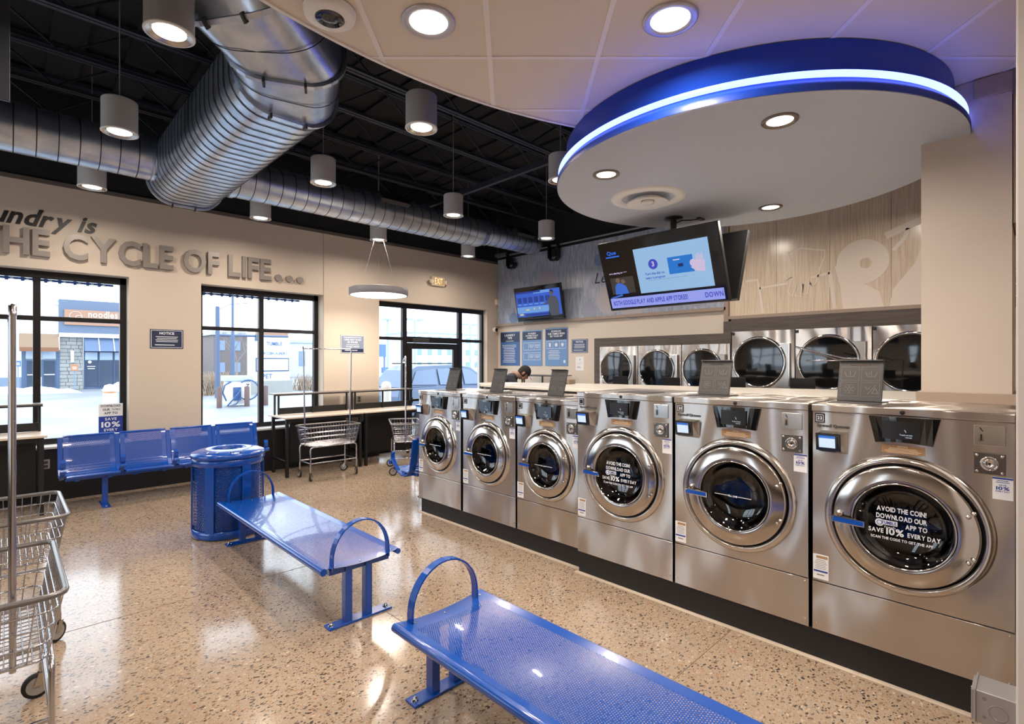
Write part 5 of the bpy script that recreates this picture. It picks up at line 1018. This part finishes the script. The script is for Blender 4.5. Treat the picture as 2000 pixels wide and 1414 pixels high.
# ================================================================== FOLDING TABLES
def ftable(lab, x0, x1, y0, y1, zt=.93, shelf=1.27, left_leg=True):
    r = E('folding_table', lab, 'table', ((x0+x1)/2, (y0+y1)/2, 0), group='folding tables with raised shelf'); o = (-(x0+x1)/2, -(y0+y1)/2, 0)
    mb = MB(o); mb.box(x0, x1, y0, y1, zt-.028, zt); P('tabletop', mb, TABLET, r, bev=.005)
    for x in (x0+.05, x1-.05):
        for y in (y0+.05, y1-.1): mb = MB(o); mb.box(x-.022, x+.022, y-.022, y+.022, 0, zt-.028); P('leg', mb, BLACKS, r, bev=.003)
    mb = MB(o); mb.box(x0+.07, x1-.07, y0+.04, y0+.06, zt-.08, zt-.029); mb.box(x0+.07, x1-.07, y1-.11, y1-.09, zt-.08, zt-.029); [mb.box(x-.015, x+.015, y0+.07, y1-.12, .22, .25) for x in (x0+.05, x1-.05)]; PP('apron', mb, BLACKS, r)
    mb = MB(o); mb.box(x0+.02, x1-.02, y1-.22, y1+.02, shelf-.02, shelf); P('shelf', mb, mat('grey_shelf', (120, 112, 108), .3), r, bev=.003)
    mb = MB(o); mb.box(x0+.02, x1-.02, y1-.225, y1-.205, shelf-.035, shelf-.0205); P('shelf_rail', mb, BLACKS, r)
    for x in (x0+.04, x0+.1, (x0+x1)/2, x1-.05): mb = MB(o); mb.box(x-.013, x+.013, y1-.2, y1-.175, zt, shelf-.0205); P('shelf_post', mb, BLACKS, r)
    mb = MB(o); mb.box(x0+.09, x1-.05, y1-.18, y1-.165, zt+.003, zt+.105); P('splash_board', mb, BLACKS, r)
    mb = MB(o); mb.box(x0+.3, x1-.08, y1-.14, y1-.12, .12, zt-.09); P('modesty_panel', mb, BLACKS, r)
    return r
ftable('beige folding table with raised shelf in front of the middle window', 3.06, 4.38, 8.08, 8.80)
ftable('beige folding table with raised shelf reaching to the entrance', 4.39, 5.70, 8.08, 8.80)
ftable('beige folding table at the left edge by the left window', -1.1, .36, 8.08, 8.80)
ftable('folding table against the dryer wall beside the bent person', 0, 1.25, 0, .7, 1.05, 1.52)
t = bpy.data.objects['folding_table.003']; t.location = (7.75, 7.2, 0); t.rotation_euler = (0, 0, -PI/2)
r = E('tray', 'low grey tray box lying on the ledge before the posters', 'tray', (7.3, 5.35, 1.505)); r.location = (5.12, 4.3, 1.502)
mb = MB(); mb.box(-.08, .08, -.10, .1, 0, .045); P('tray_body', mb, mat('tray_grey', (120, 124, 130), .4), r, bev=.005)
mb = MB(); mb.box(-.06, .06, -.15, -.102, 0, .055); P('tray_end', mb, mat('tray_brown', (140, 122, 104), .5), r, bev=.004)
mb = MB(); mb.box(-.1, .1, -.07, .07, 0, .012); tag(P('paper_pad', mb, STICK, loc=(4.62, 4.72, 1.501)), 'small white paper pad lying on the ledge near the person', 'paper')
# ================================================================== PERSON
def skin(name, joints, edges, m_, parent, sub=2, root=0):
    me = bpy.data.meshes.new(name); me.from_pydata([j[0] for j in joints], edges, []); me.materials.append(m_)
    o = bpy.data.objects.new(name, me); COL.objects.link(o); o.parent = parent
    sk = o.modifiers.new('skin', 'SKIN'); sk.use_smooth_shade = True; lay = me.skin_vertices[0].data if me.skin_vertices else None
    if lay is None:
        bm = __import__('bmesh').new(); bm.from_mesh(me); bm.verts.layers.skin.verify(); bm.to_mesh(me); bm.free(); lay = me.skin_vertices[0].data
    for i, j in enumerate(joints):
        rr = j[1]; lay[i].radius = (rr, rr) if not isinstance(rr, tuple) else rr; lay[i].use_root = (i == root)
    s_ = o.modifiers.new('sub', 'SUBSURF'); s_.levels = sub; s_.render_levels = sub
    return o
DARKC = mat('dark_grey_jacket', (50, 52, 64), .85); JEAN = mat('dark_trousers', (34, 36, 46), .85); SKINM = mat('skin', (172, 128, 104), .5); CAPM = mat('black_cap', (30, 28, 30), .8); HAIR = mat('dark_hair', (40, 30, 26), .8)
per = E('person', 'person in dark grey jacket and black cap bent over behind the ledge', 'person', (6.0, 6.38, 0), R(-45))
# local: +x the way they lean (screen right), legs under, torso bent forward
J = [((0, 0, .98), (.16, .15)), ((.0, 0, 1.18), (.16, .17)), ((.02, 0, 1.40), (.18, .21)), ((.13, 0, 1.53), (.16, .21)), ((.27, 0, 1.58), (.065, .07)),
     ((.14, .21, 1.50), .09), ((.30, .27, 1.24), .06), ((.50, .20, 1.12), .042), ((.14, -.21, 1.50), .09), ((.30, -.27, 1.24), .06), ((.50, -.20, 1.12), .042),
     ((-.02, .10, .90), .11), ((.03, .11, .50), .075), ((-.02, .11, .10), .05), ((.08, .12, .04), .045), ((-.02, -.10, .90), .11), ((.03, -.11, .50), .075), ((-.02, -.11, .10), .05), ((.08, -.12, .04), .045)]
EG = [(0, 1), (1, 2), (2, 3), (3, 4), (3, 5), (5, 6), (6, 7), (3, 8), (8, 9), (9, 10), (0, 11), (11, 12), (12, 13), (13, 14), (0, 15), (15, 16), (16, 17), (17, 18)]
skin('body', J, EG, DARKC, per)
# head, tilted down and forward
hd = E('head', None, None, (.37, 0, 1.60)); hd.parent = per; hd.rotation_euler = (0, R(48), 0)
def blob(mb, c, rx, ry, rz_, n=20, m_=12, z0=0, z1=PI):
    mb.loft([[(c[0]+rx*math.sin(t)*math.cos(2*PI*k/n), c[1]+ry*math.sin(t)*math.sin(2*PI*k/n), c[2]+rz_*math.cos(t)) for k in range(n)] for t in [z0+(z1-z0)*i/m_+(1e-3 if i == 0 and z0 == 0 else 0) for i in range(m_+1)]], caps=False)
mb = MB(); blob(mb, (0, 0, 0), .095, .076, .115); blob(mb, (.045, 0, -.055), .055, .055, .06); blob(mb, (.1, 0, -.02), .018, .014, .026)
for s_ in (-1, 1): blob(mb, (0, s_*.078, -.01), .022, .012, .034, 10, 8)
blob(mb, (.083, 0, -.07), .012, .026, .008, 10, 6); mb.cyl((-.02, 0, -.08), (-.12, 0, -.17), .05, 14); P('face', mb, SKINM, hd)
mb = MB(); [blob(mb, (.088, s_*.03, .01), .01, .012, .009, 10, 6) for s_ in (-1, 1)]; PP('eye', mb, BLACKS, hd)
mb = MB(); blob(mb, (-.012, 0, -.005), .095, .082, .11, z0=.6, z1=2.1); P('hair', mb, HAIR, hd)
mb = MB(); blob(mb, (-.004, 0, .02), .106, .088, .112, z0=0, z1=PI/2); mb.loft([[(.08+.0*k, y, .025+.01*math.cos(y*14)) for k, y in enumerate([-.07+.14*i/8 for i in range(9)])], [(.165+.02*math.cos(y*16), y*.9, .005+.01*math.cos(y*14)) for y in [-.07+.14*i/8 for i in range(9)]]], closed=False, caps=False); P('cap', mb, CAPM, hd)
# collar and hands
mb = MB(); mb.tube([(.25+.05*math.cos(t), .085*math.sin(t), 1.545+.03*math.cos(t+PI)) for t in [2*PI*k/16 for k in range(16)]], .028, 8, closed=True); P('collar', mb, mat('brown_hood_edge', (120, 104, 92), .8), per)
for s_ in (-1, 1):
    jo = [((.50, s_*.20, 1.105), .026), ((.555, s_*.18, 1.085), (.014, .036)), ((.60, s_*.165, 1.078), (.012, .036))]; ed = [(0, 1), (1, 2)]
    for f in range(4):
        yy = s_*.165+(-.03+.02*f); n0 = len(jo); L_ = (.055, .068, .072, .06)[f]
        jo += [((.60, yy, 1.078), .009), ((.60+L_*.55, yy, 1.082), .0085), ((.60+L_, yy, 1.066), .007)]; ed += [(2, n0), (n0, n0+1), (n0+1, n0+2)]
    n0 = len(jo); jo += [((.57, s_*.13, 1.078), .010), ((.60, s_*.11, 1.066), .008)]; ed += [(1, n0), (n0, n0+1)]
    skin('hand', jo, ed, SKINM, per, 1)
# ================================================================== OUTSIDE
GZ = -.08
gm = mat('wet_pavement', (112, 118, 126), .5, var=((.25, .25, .25), (142, 146, 152)))
mb = MB(); mb.quad((-90, YF+.36, GZ), (180, YF+.36, GZ), (180, 170, GZ), (-90, 170, GZ)); S('ground', mb, gm)
mb = MB(); mb.box(-6, 14, 9.27, 10.6, GZ, GZ+.05); S('pavement', mb, mat('concrete_walk', (140, 142, 144), .7))
SNOW = mat('snow', (232, 236, 242), .8)
def drift(x0, x1, y0, y1, h_):
    mb = MB(); n = 14; m_ = 6; vs = []
    for i in range(n+1):
        for j in range(m_+1):
            u, v = i/n, j/m_; vs.append((x0+(x1-x0)*u, y0+(y1-y0)*v, GZ+h_*math.sin(PI*u)**.5*math.sin(PI*v)**.6*(.75+.25*math.sin(i*1.7+j))+.001))
    mb.add(vs, [(i*(m_+1)+j, (i+1)*(m_+1)+j, (i+1)*(m_+1)+j+1, i*(m_+1)+j+1) for i in range(n) for j in range(m_)], True); return mb
for i, (a, lab) in enumerate((((-3, 3.4, 41, 44.2, .45), 'low snow bank along the restaurant front'), ((4.6, 10, 41, 44, .9), 'snow bank right of the restaurant front'), ((15, 24.5, 36, 38.5, .7), 'snow bank across the road behind the sign'), ((26, 48, 34, 38, .9), 'snow bank across the road behind the car'))):
    tag(P('snow_bank', drift(*a), SNOW), lab, 'snow', 'snow banks across the road')
# restaurant building
BY = 46.
r = E('restaurant_building', 'pale restaurant building with grey sign tower and orange awning', 'building', (2.6, BY, GZ)); o = (-2.6, -BY, -GZ)
WB = mat('pale_stucco', (226, 228, 230), .8); GB = mat('grey_blue_cladding', (96, 110, 132), .7); AW = mat('tan_awning', (134, 112, 90), .7); AWD = mat('rust_awning_edge', (124, 84, 60), .7)
WG = mat('dark_shop_glass', (58, 72, 92), .15); FB = mat('blue_grey_frame', (70, 92, 124), .5); STN = mat('pale_stone', (150, 152, 150), .8); LBW = mat('light_window_film', (160, 178, 200), .5)
mb = MB(o); mb.box(-22, 2.6, BY, BY+3, .8, 5.6); P('wall', mb, WB, r)
mb = MB(o); mb.box(-22, .9, BY-.08, BY, GZ, .8); P('brick_base', mb, mat('blue_grey_brick', (120, 136, 158), .8), r)
mb = MB(o); mb.box(-22, 2.6, BY-.1, BY+3.2, 5.6, 5.75); P('coping', mb, WB, r)
mb = MB(o); mb.box(2.6, 10.4, BY-.3, BY+3, 3.55, 5.97); P('sign_tower', mb, GB, r)
mb = MB(o); mb.box(2.6, 10.4, BY-.45, BY, 3.45, 3.72); P('white_band', mb, WB, r)
mb = MB(o); mb.box(2.87, 9.5, BY-.42, BY-.3, 4.28, 5.3); P('shop_sign', mb, mat('peach_sign', (160, 122, 100), .6), r)
mb = MB(o); y = BY-.44; T(mb, 'noodles', (4.1, y, 4.83), UX, UZ, .44, 'l', 1, width=1.62); mb.lathe((3.45, y, 4.86), (0, -1, 0), [(.34, 0), (.30, .01)], 24); mb.lathe((3.62, y-.01, 4.76), (0, -1, 0), [(.20, 0), (.15, .01)], 20); P('shop_lettering', mb, em('lit_letters', (255, 252, 245), 1.0), r)
mb = MB(o); mb.prism([(BY-1.0, 2.68), (BY, 2.68), (BY, 3.62), (BY-.35, 3.62)], lambda a, b, d: (d, a, b), .68, 2.58); P('awning', mb, AW, r)
mb = MB(o); mb.box(.68, 2.58, BY-1.02, BY-.98, 2.46, 2.72); P('awning_valance', mb, AWD, r)
for x0, x1 in ((.95, 1.72), (1.76, 2.5)):
    mb = MB(o); mb.box(x0, x1, BY-.1, BY-.04, GZ+.05, 1.95); P('door', mb, FB, r)
    mb = MB(o); mb.box(x0+.1, x1-.08, BY-.12, BY-.1, .15, 1.85); P('door_glass', mb, WG, r); mb = MB(o); mb.box(x0+.12, x1-.1, BY-.18, BY-.14, .92, .98); P('push_bar', mb, WB, r)
    mb = MB(o); mb.box(x0+.05, x1-.05, BY-.12, BY-.05, 2.0, 2.5); P('transom_window', mb, LBW, r)
mb = MB(o); mb.box(2.5, 2.66, BY-.12, BY, GZ, 2.6); mb.box(.8, .95, BY-.12, BY, GZ, 2.6); PP('pilaster', mb, FB, r)
random.seed(5)
for k in range(14):
    z = GZ+.02+k*.25; x = 2.66
    while x < 3.85:
        l = random.uniform(.3, .6); xe = min(x+l, 3.87); dd = random.uniform(.05, .12); mb = MB(o); mb.box(x, xe-.025, BY-dd, BY, z, z+.225); P('stone', mb, STN, r); x += l
mb = MB(o); mb.box(2.66, 3.87, BY-.02, BY+.1, GZ, 3.5); P('stone_backing', mb, GB, r)
mb = MB(o); mb.box(3.2, 3.38, BY-.25, BY-.14, 1.75, 2.55); P('wall_lamp', mb, WB, r)
mb = MB(o); mb.prism([(BY-.9, 2.52), (BY, 2.52), (BY, 3.44), (BY-.2, 3.44)], lambda a, b, d: (d, a, b), 3.9, 9); P('awning', mb, mat('blue_grey_awning', (86, 106, 136), .6), r)
for x in (4.68, 5.5, 6.3): mb = MB(o); mb.strap([(x, BY-.93, 2.52), (x, BY-.23, 3.46)], (.05, 0, 0), .02); P('awning_rib', mb, WB, r)
for x0, x1 in ((3.95, 4.66), (4.74, 5.5), (5.58, 6.3), (6.4, 7.1)):
    mb = MB(o); mb.box(x0, x1, BY-.06, BY-.02, .1, 1.85); P('shop_window', mb, WG, r); mb = MB(o); mb.box(x0+.02, x1-.02, BY-.08, BY-.06, 1.92, 2.45); P('window_blind', mb, LBW, r); mb = MB(o); mb.box(x0-.04, x0, BY-.1, BY, GZ, 2.5); P('mullion', mb, FB, r)
mb = MB(o); mb.box(3.9, 9, BY-.02, BY+.2, GZ, 3.45); P('shopfront_backing', mb, FB, r)
mb = MB(o); lines(mb, (4.3, BY-.09, 1.55), UX, UZ, .5, .3, 2, t=.3); mb.lathe((4.22, BY-.09, 1.78), (0, -1, 0), [(.1, 0), (.0001, .02)], 14); P('window_lettering', mb, WB, r)
for nm, lab, x, z, w_, h_, col in (('parking_sign', 'blue accessible parking sign by the orange awning', .62, 1.5, .26, .36, (70, 104, 156)), ('parking_sign', 'orange pickup parking sign before the stone pier', 3.3, 1.2, .36, .42, (166, 112, 78))):
    r = E(nm, lab, 'sign', (x, BY-1.6, GZ)); mb = MB(); mb.box(-.03, .03, -.03, .03, 0, z-GZ); P('post', mb, mat('sign_post', (110, 130, 160), .5), r)
    mb = MB(); mb.box(-w_/2, w_/2, -.05, -.032, z-GZ, z-GZ+h_); P('plate', mb, mat(nm+str(col[0]), col, .5), r); mb = MB(); lines(mb, (0, -.052, z-GZ+h_*.7), UX, UZ, w_*.7, h_*.5, 2, t=.5); P('print', mb, WB, r)
# vehicle
def wheel(mb_t, mb_h, c, rr, ww):
    mb_t.lathe((c[0], c[1]-ww/2, c[2]), (0, 1, 0), [(rr*.62, 0), (rr*.93, 0), (rr, .03), (rr, ww-.03), (rr*.93, ww), (rr*.62, ww)], 28); mb_h.lathe((c[0], c[1]-ww/2+.01, c[2]), (0, 1, 0), [(.0001, 0), (rr*.25, 0), (rr*.5, .03), (rr*.63, 0)], 20)
r = E('parked_car', 'blue grey frosted car parked outside the entrance', 'car', (10.1, 13.2, GZ)); CARP = mat('frosted_blue_paint', (92, 108, 134), .4, .2); CG = mat('frosted_car_glass', (104, 122, 150), .4)
low = [(-2.4, .55), (-2.42, .9), (-2.36, 1.12), (-1.0, 1.16), (.75, 1.13), (1.9, 1.02), (2.32, .88), (2.4, .6), (2.35, .35), (1.9, .32)]+[(1.55+.40*math.cos(t), .36+.40*math.sin(t)) for t in [PI*k/8 for k in range(9)]]+[(-.95, .3)]+[(-1.5+.40*math.cos(t), .36+.40*math.sin(t)) for t in [PI*k/8 for k in range(9)]]+[(-2.1, .34)]
mb = MB(); mb.prism(list(reversed(low)), FXZ, -.9, .9); P('lower_body', mb, CARP, r, bev=.05)
up = [(-2.25, 1.13), (-1.9, 1.62), (-1.6, 1.74), (-.2, 1.78), (.35, 1.70), (1.15, 1.13)]
mb = MB(); n = len(up); A = [(x, -.84, z) if z < 1.2 else (x, -.66, z) for x, z in up]; B = [(x, -y, z) for x, y, z in A]; mb.add(A+B, [tuple(reversed(range(n))), tuple(range(n, 2*n))]+[(k, (k+1) % n, n+(k+1) % n, n+k) for k in range(n)]); P('cabin', mb, CARP, r, bev=.03)
for pts in ([(-1.95, 1.22), (-1.72, 1.60), (-1.05, 1.66), (-1.05, 1.20)], [(-.97, 1.20), (-.97, 1.66), (-.12, 1.68), (-.12, 1.19)], [(-.04, 1.19), (-.04, 1.68), (.28, 1.62), (.88, 1.18)]):
    mb = MB(); f = lambda z: -.86+(z-1.16)*.33; mb.add([(x, f(z)-.012, z) for x, z in pts], [tuple(range(4))]); P('side_window', mb, CG, r)
mb = MB(); mb.box(-.2, -.02, -.93, -.9, .98, 1.02); mb.box(-1.2, -1.02, -.93, -.9, .98, 1.02); PP('door_handle', mb, BLACKS, r)
mb = MB(); mb.box(.62, .82, -1.06, -.9, 1.16, 1.3); P('side_mirror', mb, CARP, r, bev=.03)
mb = MB(); mb.box(-2.0, 2.1, -.925, -.9, .45, .56); P('side_moulding', mb, mat('blue_grey_trim', (90, 110, 140), .5), r)
mb = MB(); mb.box(-1.7, -.1, -.6, -.57, 1.80, 1.83); mb.box(-1.7, -.1, .57, .6, 1.80, 1.83); PP('roof_rail', mb, BLACKS, r)
for x in (1.55, -1.5):
    for y in (-.78, .78): a = MB(); b = MB(); wheel(a, b, (x, y, .355), .35, .22); wo = P('wheel', a, RUBBER, r); P('hub', b, STEELS, wo)
# bollards
for x, y, lab in ((1.62, 14, 'white bollard with orange bands outside the left window'), (6.72, 11.3, 'white bollard left of the entrance in front of the car'), (10.9, 11.2, 'white bollard right of the entrance door')):
    r = E('bollard', lab, 'bollard', (x, y, GZ), group='white bollards outside'); mb = MB(); mb.lathe((0, 0, 0), (0, 0, 1), [(.12, 0), (.12, 1.28), (.09, 1.36), (.0001, 1.39)], 20); P('post', mb, WHITE, r)
    mb = MB(); [mb.lathe((0, 0, z), (0, 0, 1), [(.122, 0), (.122, .03)], 20) for z in (.85, 1.2)]; PP('band', mb, mat('orange_band', (214, 150, 100), .5), r)
# vacuum station
r = E('vacuum_station', 'car vacuum station with looping blue hoses and brown bollards', 'vacuum station', (7.1, 24, GZ))
mb = MB(); mb.box(-.45, .45, -.3, .3, .1, 1.05); P('cabinet', mb, WHITE, r, bev=.02)
mb = MB(); mb.box(-.55, .55, -.35, .35, 1.05, 1.28); P('hood', mb, mat('pale_blue_hood', (176, 196, 220), .5), r, bev=.03)
mb = MB(); mb.box(-.25, .05, -.34, -.3, .25, .8); P('door_panel', mb, mat('blue_panel', (60, 90, 140), .5), r)
HS = mat('blue_hose', (60, 92, 140), .5); mb = MB()
mb.tube([(-.35, -.4, 1.05), (-.6, -.42, .9), (-.68, -.44, .6), (-.55, -.46, .25)], .035, 8); mb.tube([(.1+.42*math.cos(t)*1.0+.2, -.42, .68+.42*math.sin(t)) for t in [R(130-k*20) for k in range(14)]]+[(-.2, -.5, .1), (-.55, -.6, .05), (-.1, -.5, .55), (0, -.45, .7)], .03, 8); P('hose', mb, HS, r)
mb = MB(); T(mb, 'Z', (.32, -.31, .78), UX, UZ, .14, 'c'); P('emblem', mb, INKD, r)
for x, dx in ((6.25, 'left of'), (7.3, 'in front of'), (8.05, 'right of')):
    mb = MB(); mb.lathe((0, 0, 0), (0, 0, 1), [(.1, 0), (.1, .82), (.0001, .86)], 14); tag(P('guard_post', mb, mat('brown_bollard', (96, 74, 72), .6), loc=(x, 23.4, GZ)), 'brown guard post %s the vacuum station' % dx, 'bollard', 'brown guard posts')
# monument sign
r = E('monument_sign', 'tall pale shop sign board behind the vacuum station', 'sign', (11.3, 32, GZ)); mb = MB(); mb.box(-1.15, 1.1, 0, .5, .75, 3.75); P('sign_board', mb, WB, r)
mb = MB(); mb.box(-.85, 1.0, -.03, 0, 3.35, 3.72); P('orange_panel', mb, mat('peach_sign', (206, 150, 116), .6), r)
mb = MB(); mb.box(-.85, 1.05, -.04, -.01, 1.3, 2.1); P('message_frame', mb, FB, r); mb = MB(); mb.box(-.79, .99, -.06, -.04, 1.37, 2.03); P('message_board', mb, WB, r)
mb = MB(); T(mb, 'TUMBLE', (.2, -.03, 2.85), UX, UZ, .2, 'c', width=.9); T(mb, 'FRESH COIN LAUNDRY', (.1, -.03, 2.3), UX, UZ, .15, 'c', width=1.7); T(mb, 'PET', (-.2, -.03, .9), UX, UZ, .25, 'c', width=.55); P('sign_lettering', mb, mat('blue_grey_letters', (96, 120, 156), .6), r)
mb = MB(); mb.box(-1.3, 1.25, -.1, .6, 0, .75); P('stone_base', mb, STN, r)
# poles
PM = mat('blue_grey_pole', (80, 98, 126), .5)
r = E('street_light', 'blue grey light pole left of the vacuum station with long arm', 'street light', (7.93, 30, GZ)); mb = MB(); mb.cyl((0, 0, 0), (0, 0, 4.75), .13, 12, r2=.10); P('pole', mb, PM, r)
mb = MB(); mb.tube([(0, 0, 4.55), (.6, 0, 4.9), (1.6, 0, 5.05)], .02, 6); P('arm', mb, PM, r); mb = MB(); mb.cyl((0, 0, 3.25), (3.6, 0, 3.3), .06, 8); mb.box(1.85, 2.2, -.1, .1, 3.0, 3.35); P('mast_arm', mb, PM, r)
r = E('street_light', 'thin pole rising straight behind the vacuum station', 'street light', (8.45, 29.3, GZ)); mb = MB(); mb.cyl((0, 0, 0), (0, 0, 3.2), .1, 10); mb.cyl((0, 0, 3.2), (0, 0, 7.5), .06, 10); P('pole', mb, PM, r)
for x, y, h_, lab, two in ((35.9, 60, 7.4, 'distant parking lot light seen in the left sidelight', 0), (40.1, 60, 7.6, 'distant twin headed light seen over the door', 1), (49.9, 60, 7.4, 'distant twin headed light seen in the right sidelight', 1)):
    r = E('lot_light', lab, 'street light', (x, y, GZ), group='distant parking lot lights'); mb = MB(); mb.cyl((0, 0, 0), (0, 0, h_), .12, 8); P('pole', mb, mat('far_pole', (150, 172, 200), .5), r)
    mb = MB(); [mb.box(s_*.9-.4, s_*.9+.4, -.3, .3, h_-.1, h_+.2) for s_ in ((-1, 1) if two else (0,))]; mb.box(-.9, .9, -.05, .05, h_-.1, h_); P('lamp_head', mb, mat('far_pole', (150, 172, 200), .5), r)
r = E('traffic_light', 'blue grey traffic light beyond the parking lot', 'traffic light', (23.3, 40, GZ)); mb = MB(); mb.box(-.25, .35, -.2, .2, 2.3, 3.4); mb.cyl((.3, 0, 0), (.3, 0, 2.3), .08, 8); mb.box(.1, .6, -.15, .15, .9, 1.4); P('signal_head', mb, mat('signal_blue', (80, 112, 160), .5), r)
# far buildings and brush
def building(lab, x0, x1, y, h_, col, wins, wcol=(120, 140, 170), roof=None):
    r = E('far_building', lab, 'building', ((x0+x1)/2, y, GZ)); o = (-(x0+x1)/2, -y, -GZ); mb = MB(o); mb.box(x0, x1, y, y+10, GZ, h_); P('wall', mb, mat('far_wall_%d' % col[0], col, .8), r)
    mb = MB(o); mb.box(x0-.2, x1+.2, y-.2, y+10.2, h_, h_+.35); P('cornice', mb, mat('far_cornice', (170, 182, 196), .7), r)
    nx, nz = wins; w_ = (x1-x0)/nx; hh = h_/nz
    for i in range(nx):
        for j in range(nz): mb = MB(o); mb.box(x0+w_*(i+.3), x0+w_*(i+.7), y-.06, y, hh*(j+.3), hh*(j+.75)); P('window', mb, mat('far_window_%d' % wcol[0], wcol, .4), r)
    return r
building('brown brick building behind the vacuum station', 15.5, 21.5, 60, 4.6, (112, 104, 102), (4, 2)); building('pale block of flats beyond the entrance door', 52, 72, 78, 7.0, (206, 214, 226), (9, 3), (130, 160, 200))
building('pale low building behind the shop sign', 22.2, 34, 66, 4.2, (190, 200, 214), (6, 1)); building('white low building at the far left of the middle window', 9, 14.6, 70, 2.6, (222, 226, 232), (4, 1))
BR = mat('dry_brush', (164, 146, 128), .9)
def brush(lab, cx, cy, wx, wy, h_, n=260):
    mb = MB(); rs = random.Random(int(cx*10))
    for i in range(n):
        x, y = cx+rs.gauss(0, wx/3), cy+rs.gauss(0, wy/3); t = rs.uniform(0, 6.28); ln = h_*rs.uniform(.5, 1.05); dx, dy = math.cos(t)*ln*.35, math.sin(t)*ln*.35
        mb.tube([(x, y, GZ), (x+dx*.5, y+dy*.5, GZ+ln*.6), (x+dx, y+dy, GZ+ln)], .022, 3, caps=False, r2=.008)
    tag(P('dry_shrub', mb, BR), lab, 'shrub', 'dry shrubs by the road')
brush('dry tan shrub left of the vacuum station', 8.1, 33, 1.6, 1.5, 1.3); brush('dry tan shrub just behind the vacuum station', 9.9, 37, 1.6, 1.5, 1.25); brush('dry tan shrub right of the shop sign', 14.6, 34, 1.8, 1.5, 1.1)
def tree(lab, x, y, h_):
    r = E('bare_tree', lab, 'tree', (x, y, GZ), group='bare trees'); mb = MB(); rs = random.Random(int(x)); mb.tube([(0, 0, 0), (.05, 0, h_*.4)], .12, 6, r2=.08)
    def br(p, d, ln, rr, dep):
        q_ = p+d*ln; mb.tube([p, q_], rr, 4, caps=False, r2=rr*.6)
        if dep:
            for k in range(3): dd = (d+Vector((rs.uniform(-.8, .8), rs.uniform(-.8, .8), rs.uniform(0, .5)))).normalized(); br(q_, dd, ln*.68, rr*.6, dep-1)
    for k in range(4): br(Vector((.05, 0, h_*.38)), Vector((rs.uniform(-.7, .7), rs.uniform(-.7, .7), 1)).normalized(), h_*.26, .05, 4)
    P('trunk_and_branches', mb, mat('grey_bark', (138, 128, 124), .9), r)
tree('bare tree in front of the brown brick building', 16.2, 55, 4.8); tree('bare tree left of the shop sign', 16, 47, 4.0)
